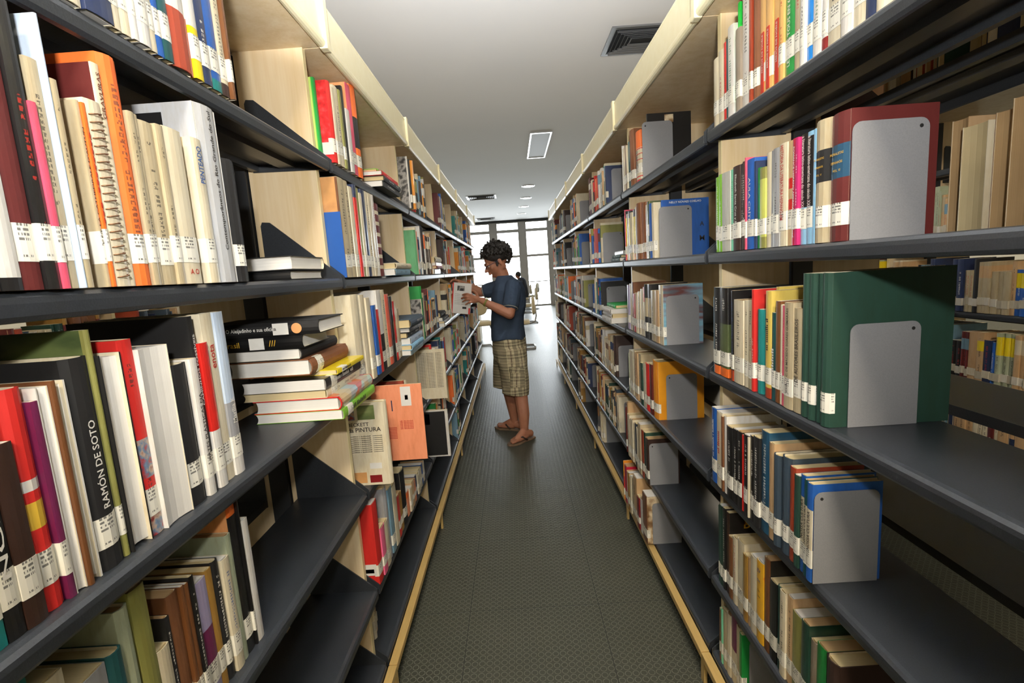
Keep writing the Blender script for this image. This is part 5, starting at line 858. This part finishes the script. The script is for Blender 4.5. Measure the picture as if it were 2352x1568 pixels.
# T-shirt
bm = bmesh.new()
def tors(c, rx, ry, rz_=.03): ell(bm, W(*c), (rx, ry, rz_))
rings = [(-.066, 3.77, .765, .134, .158), (-.066, 3.77, .85, .128, .150), (-.060, 3.765, .93, .124, .148), (-.054, 3.755, 1.01, .124, .152), (-.050, 3.752, 1.08, .124, .160), (-.048, 3.75, 1.14, .112, .166), (-.052, 3.75, 1.19, .094, .142), (-.060, 3.75, 1.225, .070, .092), (-.062, 3.75, 1.245, .056, .066)]
n = 32; v = []
for cx, cy, cz, rx, ry in rings:
    for j in range(n):
        a = 2*math.pi*j/n; ca, sa = math.cos(a), math.sin(a); fold = 1+.02*math.sin(a*5+cz*17)+.014*math.sin(a*9-cz*31); sh_ = .02 if ca > 0 and 1.0 < cz < 1.2 else 0
        v.append(W(cx+(rx+sh_)*math.copysign(abs(ca)**.85, ca)*fold, cy+ry*math.copysign(abs(sa)**.85, sa)*fold, cz+(.01*math.sin(a*3) if cz < .8 else 0)))
m = MB(); m.add(v, [tuple(range(n-1, -1, -1)), tuple(range(len(v)-n, len(v)))]+[(k*n+j, k*n+(j+1) % n, (k+1)*n+(j+1) % n, (k+1)*n+j) for k in range(len(rings)-1) for j in range(n)])
me = bpy.data.meshes.new('tmp'); me.from_pydata(m.v, [], m.f); bm.from_mesh(me); bpy.data.meshes.remove(me)
slN = shN.lerp(elN, .60); slF = shF.lerp(elF, .62)
chain(bm, [W(-.03, 3.66, 1.155), W(*shN), W(*slN)], [.055, .064, .063]); chain(bm, [W(-.07, 3.84, 1.15), W(*shF), W(*slF)], [.055, .062, .060])
# collar ends below the neck: the V neck opening shows skin
sh_o = skin_obj('t_shirt', bm, SHIRT, P, .0055, 4, .4)
def ringtube(c, ax, r1, r2, rad, name, mm):
    ax = Vector(ax).normalized(); a = ax.orthogonal().normalized(); b_ = ax.cross(a); m = MB()
    m.tube([Vector(W(*c))+a*(r1*math.cos(t))+b_*(r2*math.sin(t)) for t in [2*math.pi*j/26 for j in range(27)]], rad, 6); return m.build(name, mm, P, smooth=True)
ringtube(slN+(elN-shN).normalized()*.034, elN-shN, .053, .053, .003, 'sleeve_hem', HEM); ringtube(slF+(elF-shF).normalized()*.034, elF-shF, .050, .050, .003, 'sleeve_hem', HEM)
BAND, nt, b = mat('green_wrist_band', hx('5c7a1e'), .5); fw = (elN-wrN).normalized()
ringtube(wrN+fw*.028, fw, .0275, .0275, .0028, 'wristband', BAND); ringtube(wrN+fw*.036, fw, .028, .028, .0028, 'wristband', BAND)
CHAIN_, nt, b = mat('dark_neck_cord', hx('2b2320'), .6)
ringtube((-.072, 3.75, 1.218), (-.35, -.05, 1), .062, .070, .0016, 'neck_cord', CHAIN_)
# V neck skin patch sits proud of the shirt front
# shorts
bm = bmesh.new()
rings = [(-.064, 3.77, .80, .124, .148), (-.060, 3.77, .76, .130, .155), (-.060, 3.77, .66, .134, .160), (-.064, 3.77, .60, .124, .150)]
for legc in (((-.052, 3.695, .70, .116, .09), (-.044, 3.685, .60, .116, .09), (-.036, 3.675, .50, .108, .084), (-.034, 3.668, .40, .102, .082), (-.036, 3.665, .345, .101, .082)),
             ((-.075, 3.845, .70, .112, .085), (-.095, 3.85, .60, .102, .082), (-.112, 3.858, .50, .096, .080), (-.118, 3.865, .42, .094, .078), (-.118, 3.866, .352, .094, .078))):
    v = []; nn = 28
    for cx, cy, cz, rx, ry in legc:
        for j in range(nn):
            a = 2*math.pi*j/nn; fold = 1+.03*math.sin(a*4+cz*20)+.02*math.sin(a*7-cz*43); v.append(W(cx+rx*math.cos(a)*fold, cy+ry*math.sin(a)*fold, cz+(-.012*math.cos(a) if cz < .36 else 0)))
    m = MB(); m.add(v, [tuple(range(nn-1, -1, -1)), tuple(range(len(v)-nn, len(v)))]+[(k*nn+j, k*nn+(j+1) % nn, (k+1)*nn+(j+1) % nn, (k+1)*nn+j) for k in range(len(legc)-1) for j in range(nn)])
    bmm = bmesh.new(); me = bpy.data.meshes.new('tmp'); me.from_pydata(m.v, [], m.f); bmm.from_mesh(me); bmesh.ops.recalc_face_normals(bmm, faces=bmm.faces); bmm.to_mesh(me); bmm.free(); bm.from_mesh(me); bpy.data.meshes.remove(me)
v = []; nn = 32
for cx, cy, cz, rx, ry in rings:
    for j in range(nn): a = 2*math.pi*j/nn; v.append(W(cx+rx*math.cos(a), cy+ry*math.sin(a), cz))
m = MB(); m.add(v, [tuple(range(nn-1, -1, -1)), tuple(range(len(v)-nn, len(v)))]+[(k*nn+j, k*nn+(j+1) % nn, (k+1)*nn+(j+1) % nn, (k+1)*nn+j) for k in range(len(rings)-1) for j in range(nn)])
me = bpy.data.meshes.new('tmp'); me.from_pydata(m.v, [], m.f); bm.from_mesh(me); bpy.data.meshes.remove(me)
skin_obj('shorts', bm, PLAID, P, .006, 3, .4)
m = MB(); m.box(-.055, -.012, -.06, .055, .012, .06); o = m.build('cargo_pocket', PLAID, P, bev=.006); o.location = W(-.015, 3.598, .47); o.rotation_euler = (.04, .06, .18)
m = MB(); m.box(-.06, -.009, -.02, .06, .009, .02); o = m.build('pocket_flap', PLAID, P, bev=.005); o.location = W(-.012, 3.590, .545); o.rotation_euler = (.04, .16, .18)
# flip-flops
for (h, d, s, Ln), sd in ((fn, 1), (ff, -1)):
    m = MB(); pts = []; prof = [(-.012, .0), (-.006, .026), (.03, .034), (.10, .030), (Ln*.55, .040), (Ln*.78, .047), (Ln*.95, .036), (Ln+.012, .012)]
    for x_, w_ in prof: pts.append(h+d*x_+s*w_)
    for x_, w_ in reversed(prof): pts.append(h+d*x_-s*w_)
    m.prism([(q.x, q.y) for q in pts], 'z', .001, .016); m.build('sandal_sole', SOLE, P, bev=.003)
    m = MB(); z0 = .018; tp = h+d*(Ln*.78)+s*(.016*sd)+Vector((0, 0, z0))
    for q in (1, -1): m.tube([tp, tp-d*.02+Vector((0, 0, .022)), h+d*(Ln*.55)+s*(q*.030)+Vector((0, 0, .048)), h+d*(Ln*.38)+s*(q*.039)+Vector((0, 0, .018))], [.004, .006, .008, .006], 8)
    m.build('sandal_strap', LEATH, P, smooth=True)
# the book in his hands
bt = empty('book', (-.385, 3.632, 1.10), (math.radians(0), math.radians(8.0), math.radians(-6)), label='white book with red edges held up by the standing man', cat='book')
RB = (.068, .112)
m = MB(); m.box(-RB[0], -.0105, -RB[1], RB[0], -.0085, RB[1]); m.box(-RB[0], .0085, -RB[1], RB[0], .0105, RB[1]); m.build('cover', FLAT('white'), bt)
m = MB(); m.box(-RB[0]-.002, -.0105, -RB[1], -RB[0], .0105, RB[1]); m.box(-RB[0], -.0108, -RB[1], -RB[0]+.006, -.0105, RB[1]); m.box(RB[0]-.012, -.0108, -RB[1], RB[0], -.0105, -RB[1]+.045); m.box(RB[0], -.0105, -RB[1], RB[0]+.001, -.0085, RB[1]); m.build('spine', FLAT('red'), bt)
MB().box(-RB[0]+.001, -.0085, -RB[1]+.002, RB[0]-.003, .0085, RB[1]-.002).build('page_block', PAGES[0], bt)
MB().box(-.035, -.0109, .055, .02, -.0105, .092).build('printed_panel', ART['bwart'], bt); MB().box(.01, -.0109, -.075, .04, -.0105, -.06).build('barcode', FLAT('black'), bt)
for i in range(7): add_text(bt, '~32', (.0, -.0109, .03-.012*i), (1, 0, 0), (0, 0, 1), .10, 'k', name='cover_lettering')
# seated reader by the window
Q = empty('person', (.13, 14.75, 0), label='seated person in dark clothes bending over a desk by the windows', cat='person')
def V2(x, y, z): return (x, y, z)
bm = bmesh.new(); ell(bm, V2(.02, 0, 1.13), (.075, .07, .09)); chain(bm, [V2(.04, 0, 1.05), V2(.08, 0, .98)], [.045, .05])
chain(bm, [V2(.12, .0, .93), V2(.16, 0, .72), V2(.17, 0, .52)], [.13, .125, .13])
for s in (-1, 1):
    chain(bm, [V2(.10, s*.15, .92), V2(.02, s*.19, .76), V2(-.16, s*.10, .765)], [.05, .042, .03]); chain(bm, [V2(.16, s*.08, .50), V2(-.22, s*.10, .50), V2(-.22, s*.10, .08)], [.075, .06, .045]); chain(bm, [V2(-.22, s*.10, .05), V2(-.36, s*.10, .04)], [.04, .035])
    chain(bm, [V2(-.16, s*.10, .765), V2(-.22, s*.06, .76)], [.03, .022])
    for k in range(5): chain(bm, [V2(-.21, s*(.03+.014*k), .76), V2(-.27, s*(.02+.016*k), .745)], [.010, .008])
skin_obj('body', bm, SKIN, Q, .012, 3)
bm = bmesh.new(); ell(bm, V2(.035, 0, 1.155), (.085, .08, .09)); skin_obj('hair', bm, HAIR, Q, .012, 2)
NAVY, nt, b = mat('dark_clothing', hx('22262f'), .85); c = noise(nt, 90, 3, coords(nt)); L(nt, mixc(nt, c, hx('1c2028'), hx('2b2f38')), b.inputs['Base Color'])
bm = bmesh.new(); chain(bm, [V2(.12, .0, .93), V2(.16, 0, .72), V2(.17, 0, .50)], [.145, .14, .145])
for s in (-1, 1): chain(bm, [V2(.10, s*.15, .92), V2(.02, s*.19, .76), V2(-.10, s*.14, .768)], [.062, .052, .042]); chain(bm, [V2(.16, s*.08, .50), V2(-.22, s*.10, .50), V2(-.22, s*.10, .12)], [.09, .072, .055])
skin_obj('clothes', bm, NAVY, Q, .012, 3)
chair(.22, 14.75, 0, 'beige office chair under the seated reader by the window')
